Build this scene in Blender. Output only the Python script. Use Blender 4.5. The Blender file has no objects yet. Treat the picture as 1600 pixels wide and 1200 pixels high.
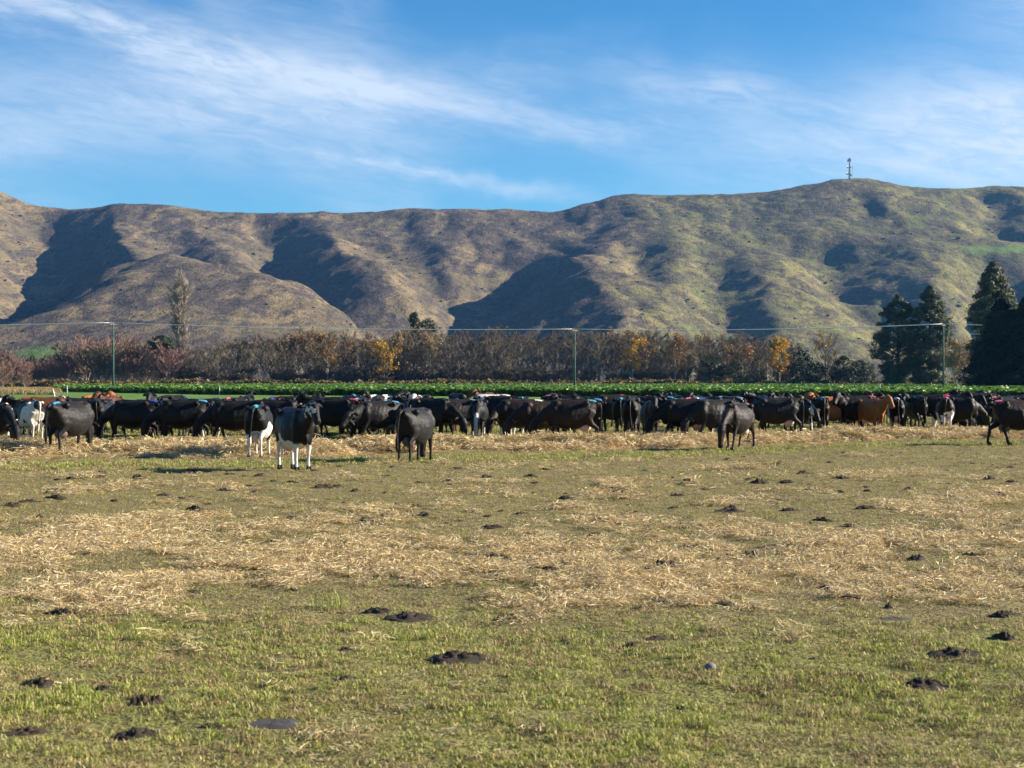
import bpy, bmesh, math, random
import numpy as np
from mathutils import Vector, Matrix
from mathutils.bvhtree import BVHTree

S = bpy.context.scene
C = S.collection
R = math.radians
random.seed(7)

# ------------------------------------------------------------------ camera, sky, sun, exposure
FPX = 2667.0                      # focal length in photo pixels (1600 wide)
HOR, CAMH = 594.0, 2.0
cam = bpy.data.cameras.new('camera')
camo = bpy.data.objects.new('camera', cam)
C.objects.link(camo)
cam.sensor_width = 36
cam.lens = 36 * FPX / 1600
cam.clip_start, cam.clip_end = 0.1, 20000
camo.location = (0, 0, CAMH)
camo.rotation_euler = (R(90) - math.atan((600 - HOR) / FPX), 0, 0)
cam.dof.use_dof = True
cam.dof.focus_distance = 44
cam.dof.aperture_fstop = 5.6
S.camera = camo

SUN_EL, SUN_BACK = R(23), R(7)    # low winter sun from the right, a touch beyond the herd
sdir = Vector((math.cos(SUN_EL) * math.cos(SUN_BACK), math.cos(SUN_EL) * math.sin(SUN_BACK), math.sin(SUN_EL)))
sun = bpy.data.lights.new('sun', 'SUN')
sun.energy = 5.0
sun.angle = R(0.5)
sun.color = (1.0, 0.90, 0.75)
suno = bpy.data.objects.new('sun', sun)
C.objects.link(suno)
suno.rotation_euler = sdir.to_track_quat('Z', 'Y').to_euler()

S.view_settings.view_transform = 'Standard'
S.view_settings.look = 'None'
S.view_settings.gamma = 1
S.view_settings.use_curve_mapping = False
S.view_settings.exposure = 1.5
S.render.engine = 'CYCLES'
S.cycles.use_denoising = True
S.cycles.max_bounces = 6
S.cycles.diffuse_bounces = 3
S.cycles.transparent_max_bounces = 6
S.cycles.volume_bounces = 0


class NG:
    """small helper to write node graphs as expressions"""
    def __init__(self, tree):
        self.t = tree
        self.n = tree.nodes
        self.l = tree.links

    def new(self, typ, **kw):
        n = self.n.new(typ)
        for k, v in kw.items():
            setattr(n, k, v)
        return n

    def put(self, sock, v):
        if v is None:
            return
        if isinstance(v, bpy.types.NodeSocket):
            self.l.new(v, sock)
        else:
            sock.default_value = v

    def m(self, op, a, b=None, c=None, clamp=False):
        n = self.new('ShaderNodeMath', operation=op, use_clamp=clamp)
        self.put(n.inputs[0], a)
        self.put(n.inputs[1], b)
        self.put(n.inputs[2], c)
        return n.outputs[0]

    def ss(self, x, lo, hi, a=0.0, b=1.0):
        n = self.new('ShaderNodeMapRange', interpolation_type='SMOOTHSTEP')
        self.put(n.inputs['Value'], x)
        self.put(n.inputs['From Min'], lo)
        self.put(n.inputs['From Max'], hi)
        self.put(n.inputs['To Min'], a)
        self.put(n.inputs['To Max'], b)
        return n.outputs[0]

    def mix(self, f, a, b, blend='MIX'):
        n = self.new('ShaderNodeMix', data_type='RGBA', blend_type=blend)
        self.put(n.inputs[0], f)
        self.put(n.inputs[6], a if not isinstance(a, tuple) else (*a[:3], 1))
        self.put(n.inputs[7], b if not isinstance(b, tuple) else (*b[:3], 1))
        return n.outputs[2]

    def noise(self, vec, scale, detail=3, rough=0.55, dist=0.0):
        n = self.new('ShaderNodeTexNoise')
        self.put(n.inputs['Vector'], vec)
        n.inputs['Scale'].default_value = scale
        n.inputs['Detail'].default_value = detail
        n.inputs['Roughness'].default_value = rough
        n.inputs['Distortion'].default_value = dist
        return n.outputs['Fac']

    def comb(self, x, y, z):
        n = self.new('ShaderNodeCombineXYZ')
        for i, v in enumerate((x, y, z)):
            self.put(n.inputs[i], v)
        return n.outputs[0]

    def sep(self, v):
        n = self.new('ShaderNodeSeparateXYZ')
        self.l.new(v, n.inputs[0])
        return n.outputs

    def gauss(self, x, c, w):
        d = self.m('DIVIDE', self.m('SUBTRACT', x, c), w)
        return self.m('POWER', 2.718, self.m('MULTIPLY', self.m('MULTIPLY', d, d), -1.0))


W = bpy.data.worlds.new('World')
S.world = W
W.use_nodes = True
g = NG(W.node_tree)
g.n.clear()
tc = g.new('ShaderNodeTexCoord')
sx, sy, sz = g.sep(tc.outputs['Generated'])
hyp = g.m('SQRT', g.m('ADD', g.m('MULTIPLY', sx, sx), g.m('MULTIPLY', sy, sy)))
az = g.m('ARCTAN2', sx, sy)                   # 0 straight ahead, + to the right
el = g.m('DIVIDE', sz, g.m('MAXIMUM', hyp, 0.05))
sky = g.new('ShaderNodeTexSky', sky_type='NISHITA')
sky.sun_disc = False
sky.sun_elevation = SUN_EL
sky.sun_rotation = math.atan2(sdir.x, sdir.y)
sky.altitude = 300
sky.air_density = 1.0
sky.dust_density = 0.15
sky.ozone_density = 3.0
# cirrus: fibres lie along a line that falls to the right
along = g.m('ADD', az, g.m('MULTIPLY', el, -0.2))
across = g.m('ADD', el, g.m('MULTIPLY', az, 0.19))
fib = g.noise(g.comb(g.m('MULTIPLY', along, 5.0), g.m('MULTIPLY', across, 26.0), 0.3), 1.6, 7, 0.62, 0.5)
fine = g.noise(g.comb(g.m('MULTIPLY', along, 16.0), g.m('MULTIPLY', across, 60.0), 1.7), 2.2, 6, 0.65, 0.8)
big = g.noise(g.comb(g.m('MULTIPLY', along, 4.0), g.m('MULTIPLY', across, 9.0), 4.2), 1.0, 4, 0.55, 0.4)
warp = g.m('MULTIPLY', g.m('SUBTRACT', g.noise(g.comb(g.m('MULTIPLY', az, 9.0), g.m('MULTIPLY', el, 9.0), 2.0), 1.3, 4, 0.6), 0.5), 0.045)
acw = g.m('ADD', across, warp)
fib2 = g.ss(g.m('ADD', g.m('MULTIPLY', fib, 0.6), g.m('MULTIPLY', fine, 0.5)), 0.34, 0.72)


def streak(c, w, a0, a1, soft, amp):
    s = g.gauss(acw, c, w)
    e = g.m('MULTIPLY', g.ss(az, a0 - soft, a0 + soft), g.ss(az, a1 - soft, a1 + soft, 1.0, 0.0))
    return g.m('MULTIPLY', g.m('MULTIPLY', s, e), amp)


s1 = streak(0.1585, 0.011, -0.6, 0.085, 0.05, 0.30)
s1b = streak(0.159, 0.017, -0.55, -0.17, 0.05, 0.24)
s2 = streak(0.111, 0.006, -0.11, 0.03, 0.04, 0.38)
s3 = streak(0.194, 0.010, 0.08, 0.15, 0.04, 0.28)
veil = g.m('MULTIPLY', g.m('MULTIPLY', g.ss(big, 0.46, 0.82), 0.34), g.ss(el, 0.25, 0.9, 1.0, 0.4))
hz1 = g.m('MULTIPLY', g.m('MULTIPLY', g.gauss(az, 0.29, 0.13), g.gauss(el, 0.140, 0.036)), 0.88)
hz2 = g.m('MULTIPLY', g.m('MULTIPLY', g.gauss(az, -0.20, 0.16), g.gauss(el, 0.158, 0.032)), 0.50)
hz3 = g.m('MULTIPLY', g.m('MULTIPLY', g.gauss(az, 0.32, 0.06), g.gauss(el, 0.21, 0.02)), 0.4)
hz4 = g.m('MULTIPLY', g.m('MULTIPLY', g.gauss(az, -0.31, 0.05), g.gauss(el, 0.132, 0.012)), 0.35)
soft = g.m('ADD', g.m('ADD', g.m('ADD', hz1, hz2), g.m('ADD', hz3, hz4)), veil)
soft = g.m('MULTIPLY', soft, g.m('ADD', 0.55, g.m('MULTIPLY', fib2, 0.7)))
hard = g.m('MULTIPLY', g.m('ADD', g.m('ADD', s1, s1b), g.m('ADD', s2, s3)), g.m('ADD', 0.22, g.m('MULTIPLY', fib2, 1.05)))
cl = g.m('MINIMUM', g.m('ADD', g.m('ADD', soft, hard), 0.06), 0.88)
tint = g.mix(1.0, sky.outputs[0], (0.36, 0.84, 1.22), 'MULTIPLY')
deep = g.mix(g.ss(el, 0.07, 0.24), (0.95, 0.98, 0.90), (0.30, 0.77, 0.82))
tint = g.mix(1.0, tint, deep, 'MULTIPLY')
skyc = g.mix(cl, tint, (5.4, 6.2, 7.3))
bg = g.new('ShaderNodeBackground')
bg.inputs['Strength'].default_value = 0.050
g.l.new(skyc, bg.inputs['Color'])
wo = g.new('ShaderNodeOutputWorld')
g.l.new(bg.outputs[0], wo.inputs['Surface'])


# ------------------------------------------------------------------ helpers
def tag(o, label=None, cat=None, group=None, kind=None):
    for k, v in (('label', label), ('category', cat), ('group', group), ('kind', kind)):
        if v:
            o[k] = v
    return o


def empty(name, loc=(0, 0, 0), rz=0.0, scale=1.0):
    o = bpy.data.objects.new(name, None)
    o.empty_display_size = 0.3
    C.objects.link(o)
    o.location = loc
    o.rotation_euler = (0, 0, rz)
    o.scale = (scale,) * 3
    return o


def link(name, mesh, parent=None, loc=None):
    o = bpy.data.objects.new(name, mesh)
    C.objects.link(o)
    if parent is not None:
        o.parent = parent
    if loc is not None:
        o.location = loc
    return o


def copy_tree(o, parent=None):
    c = o.copy()
    C.objects.link(c)
    if parent is not None:
        c.parent = parent
    for ch in o.children:
        copy_tree(ch, c)
    return c


def mesh_from(name, verts, faces, mats=(), midx=None, smooth=True):
    me = bpy.data.meshes.new(name)
    me.from_pydata(verts, [], faces)
    for m_ in mats:
        me.materials.append(m_)
    if midx is not None:
        me.polygons.foreach_set('material_index', midx)
    me.polygons.foreach_set('use_smooth', [smooth] * len(me.polygons))
    me.update()
    return me


class MB:
    def __init__(self):
        self.v, self.f = [], []

    def tube(self, pts, rads, n=6, cap=True):
        """tapered tube along points; rads float or (side, updown)"""
        pts = [Vector(p) for p in pts]
        b = len(self.v)
        N = len(pts)
        for i, p in enumerate(pts):
            d = (pts[min(i + 1, N - 1)] - pts[max(i - 1, 0)]).normalized()
            side = Vector((0, 1, 0)) if abs(d.y) < 0.9 else Vector((1, 0, 0))
            u = d.cross(side).normalized()
            w = u.cross(d).normalized()
            r = rads[i] if isinstance(rads, (list, tuple)) else rads
            rs, ru = r if isinstance(r, (list, tuple)) else (r, r)
            for k in range(n):
                a = 2 * math.pi * k / n
                self.v.append(tuple(p + w * (math.cos(a) * rs) + u * (math.sin(a) * ru)))
        for i in range(N - 1):
            for k in range(n):
                k2 = (k + 1) % n
                self.f.append((b + i * n + k, b + i * n + k2, b + (i + 1) * n + k2, b + (i + 1) * n + k))
        if cap:
            self.f.append(tuple(b + k for k in range(n))[::-1])
            self.f.append(tuple(b + (N - 1) * n + k for k in range(n)))

    def ball(self, c, r, nu=10, nv=7, rot=None):
        b = len(self.v)
        rx, ry, rz = r if isinstance(r, (list, tuple)) else (r, r, r)
        for j in range(nv + 1):
            th = math.pi * j / nv
            for k in range(nu):
                a = 2 * math.pi * k / nu
                q = Vector((rx * math.sin(th) * math.cos(a), ry * math.sin(th) * math.sin(a), rz * math.cos(th)))
                if rot:
                    q = rot @ q
                self.v.append((c[0] + q.x, c[1] + q.y, c[2] + q.z))
        for j in range(nv):
            for k in range(nu):
                k2 = (k + 1) % nu
                self.f.append((b + j * nu + k, b + (j + 1) * nu + k, b + (j + 1) * nu + k2, b + j * nu + k2))

    def box(self, c, s, rz=0.0):
        b = len(self.v)
        cs, sn = math.cos(rz), math.sin(rz)
        for dz in (-1, 1):
            for dx, dy in ((-1, -1), (1, -1), (1, 1), (-1, 1)):
                x, y = dx * s[0] / 2, dy * s[1] / 2
                self.v.append((c[0] + x * cs - y * sn, c[1] + x * sn + y * cs, c[2] + dz * s[2] / 2))
        for q in ((3, 2, 1, 0), (4, 5, 6, 7), (0, 1, 5, 4), (1, 2, 6, 5), (2, 3, 7, 6), (3, 0, 4, 7)):
            self.f.append(tuple(b + i for i in q))

    def quad(self, c, u, w):
        b = len(self.v)
        c = Vector(c)
        for p in (c - u - w, c + u - w, c + u + w, c - u + w):
            self.v.append(tuple(p))
        self.f.append((b, b + 1, b + 2, b + 3))

    def mesh(self, name, mats=(), smooth=True):
        return mesh_from(name, self.v, self.f, mats, None, smooth)


_P = np.random.RandomState(3).permutation(256)
_P = np.concatenate([_P, _P])
_G = np.random.RandomState(5).uniform(-1, 1, (256, 2))
_G /= np.linalg.norm(_G, axis=1)[:, None]


def perlin(x, y):
    xi, yi = np.floor(x).astype(int), np.floor(y).astype(int)
    xf, yf = x - xi, y - yi
    u, v = xf ** 3 * (xf * (xf * 6 - 15) + 10), yf ** 3 * (yf * (yf * 6 - 15) + 10)

    def gr(ix, iy, dx, dy):
        h = _P[(_P[ix & 255] + iy) & 255]
        return _G[h, 0] * dx + _G[h, 1] * dy
    a = gr(xi, yi, xf, yf)
    b = gr(xi + 1, yi, xf - 1, yf)
    c = gr(xi, yi + 1, xf, yf - 1)
    d = gr(xi + 1, yi + 1, xf - 1, yf - 1)
    return (a + u * (b - a)) * (1 - v) + (c + u * (d - c)) * v


def fbm(x, y, s, octs=4, gain=0.5):
    t, a = 0, 1.0
    for i in range(octs):
        t = t + a * perlin(x / s + 17.3 * i, y / s - 9.1 * i)
        s, a = s / 2.03, a * gain
    return t


def gp(px, py, z=0.0):
    """photo pixel on flat ground -> world x, y"""
    d = FPX * (CAMH - z) / (py - HOR)
    return (px - 800) / FPX * d, d


def at(px, d):
    return (px - 800) / FPX * d


def mat(name):
    m_ = bpy.data.materials.new(name)
    m_.use_nodes = True
    gg = NG(m_.node_tree)
    b = gg.n['Principled BSDF']
    return m_, gg, b


def bump(gg, b, h, strength, dist=0.05):
    n = gg.new('ShaderNodeBump')
    n.inputs['Strength'].default_value = strength
    n.inputs['Distance'].default_value = dist
    gg.l.new(h, n.inputs['Height'])
    gg.l.new(n.outputs[0], b.inputs['Normal'])


def simple(name, col, rough=0.6, spec=0.3, var=0.25, scale=8.0, metal=0.0):
    m_, gg, b = mat(name)
    t = gg.new('ShaderNodeTexCoord')
    f = gg.noise(t.outputs['Object'], scale, 4)
    c2 = tuple(c * (1 - var) for c in col)
    c1 = tuple(min(1, c * (1 + var)) for c in col)
    gg.l.new(gg.mix(gg.ss(f, 0.3, 0.7), c2, c1), b.inputs['Base Color'])
    b.inputs['Roughness'].default_value = rough
    b.inputs['Specular IOR Level'].default_value = spec
    b.inputs['Metallic'].default_value = metal
    return m_


def leafy(name, cols, rough=0.6, trans=0.25, spec=0.25, patch=None):
    """material for blades and leaves: colour varies per instance / per face cluster, lets some light through"""
    m_, gg, b = mat(name)
    oi = gg.new('ShaderNodeObjectInfo')
    ge = gg.new('ShaderNodeNewGeometry')
    r = gg.m('FRACT', gg.m('ADD', oi.outputs['Random'], gg.m('MULTIPLY', ge.outputs['Random Per Island'], 0.85)))
    ramp = gg.new('ShaderNodeValToRGB')
    els = ramp.color_ramp.elements
    while len(els) < len(cols):
        els.new(0.5)
    for i, c in enumerate(cols):
        els[i].position = i / max(1, len(cols) - 1)
        els[i].color = (*c, 1)
    gg.l.new(r, ramp.inputs[0])
    col = ramp.outputs[0]
    if patch:
        pc, sc = patch
        f = gg.noise(ge.outputs['Position'], sc, 3)
        col = gg.mix(gg.ss(f, 0.42, 0.66), col, pc)
    gg.l.new(col, b.inputs['Base Color'])
    b.inputs['Roughness'].default_value = rough
    b.inputs['Specular IOR Level'].default_value = spec
    if trans:
        tr = gg.new('ShaderNodeBsdfTranslucent')
        gg.l.new(col, tr.inputs['Color'])
        ms = gg.new('ShaderNodeMixShader')
        ms.inputs[0].default_value = trans
        gg.l.new(b.outputs[0], ms.inputs[1])
        gg.l.new(tr.outputs[0], ms.inputs[2])
        gg.l.new(ms.outputs[0], gg.n['Material Output'].inputs['Surface'])
    return m_


def scatter(name, pts, rots, scls, protos, picks=None):
    """one 'stuff' object: prototypes instanced on points by geometry nodes"""
    n = len(pts)
    me = bpy.data.meshes.new(name)
    me.vertices.add(n)
    me.vertices.foreach_set('co', np.asarray(pts, dtype=np.float32).ravel())
    at_ = me.attributes.new('rot', 'FLOAT_VECTOR', 'POINT')
    at_.data.foreach_set('vector', np.asarray(rots, dtype=np.float32).ravel())
    at_ = me.attributes.new('scl', 'FLOAT_VECTOR', 'POINT')
    at_.data.foreach_set('vector', np.asarray(scls, dtype=np.float32).ravel())
    at_ = me.attributes.new('pick', 'INT', 'POINT')
    if picks is None:
        picks = np.random.RandomState(n).randint(0, len(protos), n)
    at_.data.foreach_set('value', np.asarray(picks, dtype=np.int32))
    coll = bpy.data.collections.new(name + '_pieces')
    for i, pm in enumerate(protos):
        po = bpy.data.objects.new(f'{name}_piece', pm)
        coll.objects.link(po)
    o = link(name, me)
    nt = bpy.data.node_groups.new(name, 'GeometryNodeTree')
    nt.interface.new_socket('Geometry', in_out='INPUT', socket_type='NodeSocketGeometry')
    nt.interface.new_socket('Geometry', in_out='OUTPUT', socket_type='NodeSocketGeometry')
    N, L = nt.nodes, nt.links
    gi, go = N.new('NodeGroupInput'), N.new('NodeGroupOutput')
    ci = N.new('GeometryNodeCollectionInfo')
    ci.inputs['Collection'].default_value = coll
    ci.inputs['Separate Children'].default_value = True
    ci.inputs['Reset Children'].default_value = True
    ip = N.new('GeometryNodeInstanceOnPoints')
    ip.inputs['Pick Instance'].default_value = True

    def na(nm, typ):
        k = N.new('GeometryNodeInputNamedAttribute')
        k.data_type = typ
        k.inputs['Name'].default_value = nm
        return [s for s in k.outputs if s.enabled][0]
    er = N.new('FunctionNodeEulerToRotation')
    L.new(na('rot', 'FLOAT_VECTOR'), er.inputs[0])
    L.new(er.outputs[0], ip.inputs['Rotation'])
    L.new(na('scl', 'FLOAT_VECTOR'), ip.inputs['Scale'])
    L.new(na('pick', 'INT'), ip.inputs['Instance Index'])
    L.new(gi.outputs[0], ip.inputs['Points'])
    L.new(ci.outputs[0], ip.inputs['Instance'])
    L.new(ip.outputs[0], go.inputs[0])
    md = o.modifiers.new('scatter', 'NODES')
    md.node_group = nt
    return o

# ------------------------------------------------------------------ hills
SKYL = [(-700, 300), (-400, 290), (-150, 292), (0, 298), (60, 305), (100, 310), (170, 318), (250, 321), (300, 331), (400, 333), (520, 334), (600, 330),
        (690, 328), (740, 326), (800, 331), (868, 333), (900, 325), (930, 318), (985, 307), (1050, 305), (1100, 304), (1200, 301),
        (1240, 294), (1270, 289), (1310, 285), (1350, 284), (1380, 287), (1410, 291), (1480, 294), (1600, 294), (1800, 300), (2200, 310), (2600, 320)]
SPURS = [
    # (crest as photo px, px, metres away), slope, rounding
    ([(p[0], p[1], 3000) for p in SKYL], 0.36, 40),
    ([(-10, 297, 3000), (-25, 340, 2750), (-30, 400, 2450), (-60, 450, 2200), (-130, 520, 1900)], (0.50, 0.42), 16),
    ([(172, 318, 3000), (180, 345, 2800), (192, 372, 2600), (222, 398, 2400), (258, 408, 2200)], (0.80, 0.40), 10),
    ([(300, 331, 3000), (318, 365, 2760), (350, 392, 2520), (410, 425, 2330)], (0.50, 0.36), 18),
    ([(258, 408, 2200), (335, 412, 2110), (420, 432, 2010), (510, 460, 1910), (572, 487, 1830), (650, 525, 1760)], (0.30, 0.40), 40),
    ([(258, 408, 2200), (190, 428, 2070), (120, 455, 1960), (40, 480, 1880), (-80, 525, 1780)], 0.36, 50),
    ([(258, 408, 2200), (270, 440, 1980), (290, 490, 1760), (310, 550, 1560)], 0.28, 70),
    ([(500, 334, 3000), (505, 358, 2800), (525, 385, 2570), (570, 405, 2380), (630, 432, 2200), (675, 462, 2060), (694, 490, 1960)], (0.48, 0.36), 9),
    ([(640, 329, 3000), (665, 360, 2800), (700, 392, 2600), (735, 422, 2430), (750, 455, 2280)], (0.42, 0.34), 16),
    ([(800, 331, 3000), (812, 355, 2850), (820, 385, 2680)], 0.40, 16),
    ([(1010, 340, 2780), (950, 368, 2620), (897, 389, 2420)], (0.32, 0.30), 20),
    ([(897, 389, 2420), (912, 412, 2260), (942, 452, 2050), (976, 500, 1850), (995, 545, 1680)], (0.49, 0.30), 8),
    ([(985, 307, 3000), (1040, 345, 2750), (1062, 372, 2550), (1058, 420, 2300), (1045, 470, 2050), (1075, 530, 1800)], 0.36, 40),
    ([(1120, 330, 2880), (1150, 372, 2650), (1185, 405, 2450), (1195, 440, 2250), (1215, 490, 2010), (1240, 545, 1780)], (0.52, 0.28), 14),
    ([(1320, 285, 3000), (1290, 335, 2760), (1262, 380, 2540), (1275, 430, 2320), (1310, 490, 2050), (1330, 545, 1800)], 0.36, 40),
    ([(1350, 284, 3000), (1405, 345, 2740), (1446, 398, 2450)], (0.40, 0.30), 20),
    ([(1405, 345, 2740), (1446, 398, 2450), (1474, 450, 2210), (1500, 520, 1900)], (0.62, 0.30), 12),
    ([(1560, 294, 3000), (1530, 325, 2820), (1490, 352, 2660)], 0.40, 16),
    ([(1680, 297, 3000), (1660, 340, 2800), (1610, 378, 2580), (1560, 392, 2480)], (0.70, 0.36), 12),
    ([(1900, 330, 2750), (1740, 378, 2450), (1650, 398, 2260), (1640, 470, 1990), (1690, 540, 1750)], (0.72, 0.36), 12),
]


GULLIES = [   # (line as photo px, px, metres away), depth, half width
    ([(70, 335, 2950), (72, 400, 2550), (50, 470, 2150), (-60, 520, 1850)], 48, 75),
    ([(426, 345, 2900), (430, 415, 2480), (500, 470, 2150), (620, 520, 1850)], 22, 36),
    ([(810, 415, 2500), (765, 440, 2330), (690, 485, 2040), (650, 530, 1800)], 55, 85),
    ([(1010, 385, 2500), (1020, 430, 2250)], 16, 35),
    ([(1105, 400, 2500), (1115, 450, 2200), (1130, 520, 1850)], 22, 40),
    ([(1285, 400, 2540), (1335, 440, 2280), (1400, 500, 1950)], 30, 55),
    ([(1548, 320, 2920), (1552, 368, 2650)], 20, 40),
    ([(1590, 405, 2380), (1560, 460, 2050), (1520, 530, 1750)], 42, 60),
    ([(640, 345, 2900), (690, 440, 2350)], 9, 30),
    ([(1345, 320, 2880), (1352, 352, 2720)], 7, 22),
]


def hill_h(X, Y):
    wx = X + 22 * fbm(X, Y, 190, 3) + 6 * fbm(X + 500, Y, 45, 2)
    wy = Y + 22 * fbm(X + 900, Y + 300, 190, 3)
    ramp = np.clip((wy - 1560) / 1400, 0, 1.0)
    h = 235 * ramp ** 1.2 - 3
    k = 7.0
    acc = np.exp(np.clip(h / k, -40, 200) - 60)
    for crest, s, r in SPURS:
        sl, sr = s if isinstance(s, tuple) else (s, s)
        P = [((p[0] - 800) / FPX * p[2], p[2], CAMH + (HOR - p[1]) / FPX * p[2]) for p in crest]
        best = np.full(X.shape, -1e4)
        for a, b in zip(P[:-1], P[1:]):
            ax, ay, az_ = a
            dx, dy, dz = b[0] - ax, b[1] - ay, b[2] - az_
            t = np.clip(((wx - ax) * dx + (wy - ay) * dy) / (dx * dx + dy * dy), 0, 1)
            d = np.hypot(wx - ax - t * dx, wy - ay - t * dy)
            left = (dx * (wy - ay) - dy * (wx - ax)) * (1 if dy > 0 else -1)
            ss_ = sr + (sl - sr) * np.clip(0.5 + left / math.hypot(dx, dy) / 24.0, 0, 1)
            best = np.maximum(best, az_ + t * dz - ss_ * (np.sqrt(d * d + r * r) - r))
        acc = acc + np.exp(np.clip(best / k, -40, 200) - 60)
    h = k * (np.log(acc) + 60)
    for line, dep, wid in GULLIES:
        P = [((p[0] - 800) / FPX * p[2], p[2]) for p in line]
        dm = np.full(X.shape, 1e5)
        for (ax, ay), (bx, by) in zip(P[:-1], P[1:]):
            dx, dy = bx - ax, by - ay
            t = np.clip(((wx - ax) * dx + (wy - ay) * dy) / (dx * dx + dy * dy), 0, 1)
            dm = np.minimum(dm, np.hypot(wx - ax - t * dx, wy - ay - t * dy))
        h = h - dep * np.exp(-(dm / wid) ** 2) * np.clip((Y - 1600) / 250, 0, 1)
    far = np.clip((Y - 1500) / 400, 0, 1)
    edge = np.clip((Y - 2900) / 120, 0, 1)
    n = 3.0 * fbm(X, Y, 120, 3) + (1.4 - 0.7 * np.clip((X / Y - 0.04) / 0.05, 0, 1)) * fbm(X, Y * 0.7, 46, 4, 0.55)
    ridged = (1 - np.abs(perlin(X / 60 + 0.6 * perlin(X / 150, Y / 150), Y / 190))) ** 3
    h = h + far * (n * (1 - 0.65 * edge) - 4.0 * ridged * (1 - edge))
    return np.where(Y < 1480, np.minimum(h, -2), h)


xs = np.arange(-1500, 1501, 4.6)
ys = np.concatenate([np.arange(1430, 3060, 5.2), np.arange(3060, 3900, 40)])
GX, GY = np.meshgrid(xs, ys)
GH = hill_h(GX, GY)
micro = np.clip((GY - 1500) / 200, 0, 1)
GHd = GH + micro * ((1.3 * fbm(GX, GY, 17, 2) + 0.5 * fbm(GX, GY * 2.0, 9, 2)) + 0.35 * np.random.RandomState(2).randn(*GX.shape) * 0.6)


def grid_mesh(name, GX, GY, GZ, mats):
    ny, nx = GX.shape
    co = np.stack([GX, GY, GZ], -1).reshape(-1, 3).astype(np.float32)
    i = np.arange(ny * nx).reshape(ny, nx)
    q = np.stack([i[:-1, :-1], i[:-1, 1:], i[1:, 1:], i[1:, :-1]], -1).reshape(-1, 4)
    me = bpy.data.meshes.new(name)
    me.vertices.add(len(co))
    me.vertices.foreach_set('co', co.ravel())
    me.loops.add(q.size)
    me.loops.foreach_set('vertex_index', q.ravel().astype(np.int32))
    me.polygons.add(len(q))
    me.polygons.foreach_set('loop_start', np.arange(0, q.size, 4, dtype=np.int32))
    me.polygons.foreach_set('use_smooth', np.ones(len(q), dtype=bool))
    for m_ in mats:
        me.materials.append(m_)
    me.update(calc_edges=True)
    return me


def fattr(me, name, arr):
    a = me.attributes.new(name, 'FLOAT', 'POINT')
    a.data.foreach_set('value', np.asarray(arr, dtype=np.float32).ravel())


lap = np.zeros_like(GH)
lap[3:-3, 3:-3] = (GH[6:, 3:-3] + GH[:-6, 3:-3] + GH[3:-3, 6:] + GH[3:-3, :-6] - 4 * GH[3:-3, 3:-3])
hm, gg, b = mat('tussock_hillside')
ge = gg.new('ShaderNodeNewGeometry')
pos = ge.outputs['Position']
at1 = gg.new('ShaderNodeAttribute', attribute_name='green')
at2 = gg.new('ShaderNodeAttribute', attribute_name='scrub')
at4 = gg.new('ShaderNodeAttribute', attribute_name='heath_and_shade')
at3 = gg.new('ShaderNodeAttribute', attribute_name='paddock')
px_, py_, pz_ = gg.sep(pos)
flat = gg.comb(px_, gg.m('MULTIPLY', py_, 0.35), gg.m('MULTIPLY', pz_, 1.4))
n1 = gg.noise(flat, 0.012, 5, 0.6)
n2 = gg.noise(flat, 0.11, 5, 0.7)
n3 = gg.noise(flat, 0.38, 3, 0.7)
n4 = gg.noise(flat, 0.035, 5, 0.68, 0.6)
tan = gg.mix(gg.ss(n1, 0.35, 0.65), (0.120, 0.094, 0.056), (0.225, 0.166, 0.090))
grn = gg.mix(gg.ss(n1, 0.35, 0.65), (0.125, 0.132, 0.045), (0.215, 0.192, 0.068))
col = gg.mix(at1.outputs['Fac'], tan, grn)
heath_and_shade = gg.mix(gg.ss(n2, 0.38, 0.62), (0.050, 0.040, 0.040), (0.12, 0.085, 0.072))
col = gg.mix(gg.m('MULTIPLY', gg.ss(gg.m('SUBTRACT', n4, gg.m('MULTIPLY', at4.outputs['Fac'], 0.16)), 0.40, 0.52, 1.0, 0.0), gg.m('SUBTRACT', 0.92, gg.m('MULTIPLY', at1.outputs['Fac'], 0.35))), col, heath_and_shade)  # heath patches, widened by aspect to paint shade on slopes away from the sun
col = gg.mix(gg.m('MULTIPLY', gg.ss(n2, 0.40, 0.54, 1.0, 0.0), 0.6), col, (0.070, 0.056, 0.045))
col = gg.mix(gg.m('MULTIPLY', gg.ss(n3, 0.42, 0.54, 1.0, 0.0), gg.ss(n4, 0.40, 0.62, 0.9, 0.25)), col, (0.045, 0.042, 0.034))
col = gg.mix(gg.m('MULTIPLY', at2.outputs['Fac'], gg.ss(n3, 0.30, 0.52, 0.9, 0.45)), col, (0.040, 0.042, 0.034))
col = gg.mix(at3.outputs['Fac'], col, (0.12, 0.20, 0.05))
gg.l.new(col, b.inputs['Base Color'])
b.inputs['Roughness'].default_value = 0.95
b.inputs['Specular IOR Level'].default_value = 0.05
bump(gg, b, gg.m('ADD', gg.m('MULTIPLY', n2, 3.0), gg.m('MULTIPLY', n3, 1.6)), 0.85, 1.0)
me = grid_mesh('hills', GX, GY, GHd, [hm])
PXv = 800 + FPX * GX / GY
grn_ = np.clip((PXv - 930 + 60 * fbm(GX, GY, 120, 3)) / 110, 0, 1) * np.clip(0.85 + 0.5 * fbm(GX, GY, 160, 3), 0, 1)
grn_ = np.maximum(grn_, 0.35 * np.clip(fbm(GX + 77, GY, 200, 3), 0, 1))
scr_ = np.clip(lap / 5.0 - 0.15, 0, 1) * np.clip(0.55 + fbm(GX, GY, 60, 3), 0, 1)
scr_ = np.maximum(scr_, np.clip(1.9 * fbm(GX + 300, GY * 0.7, 75, 4) - 0.65, 0, 0.8))
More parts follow.
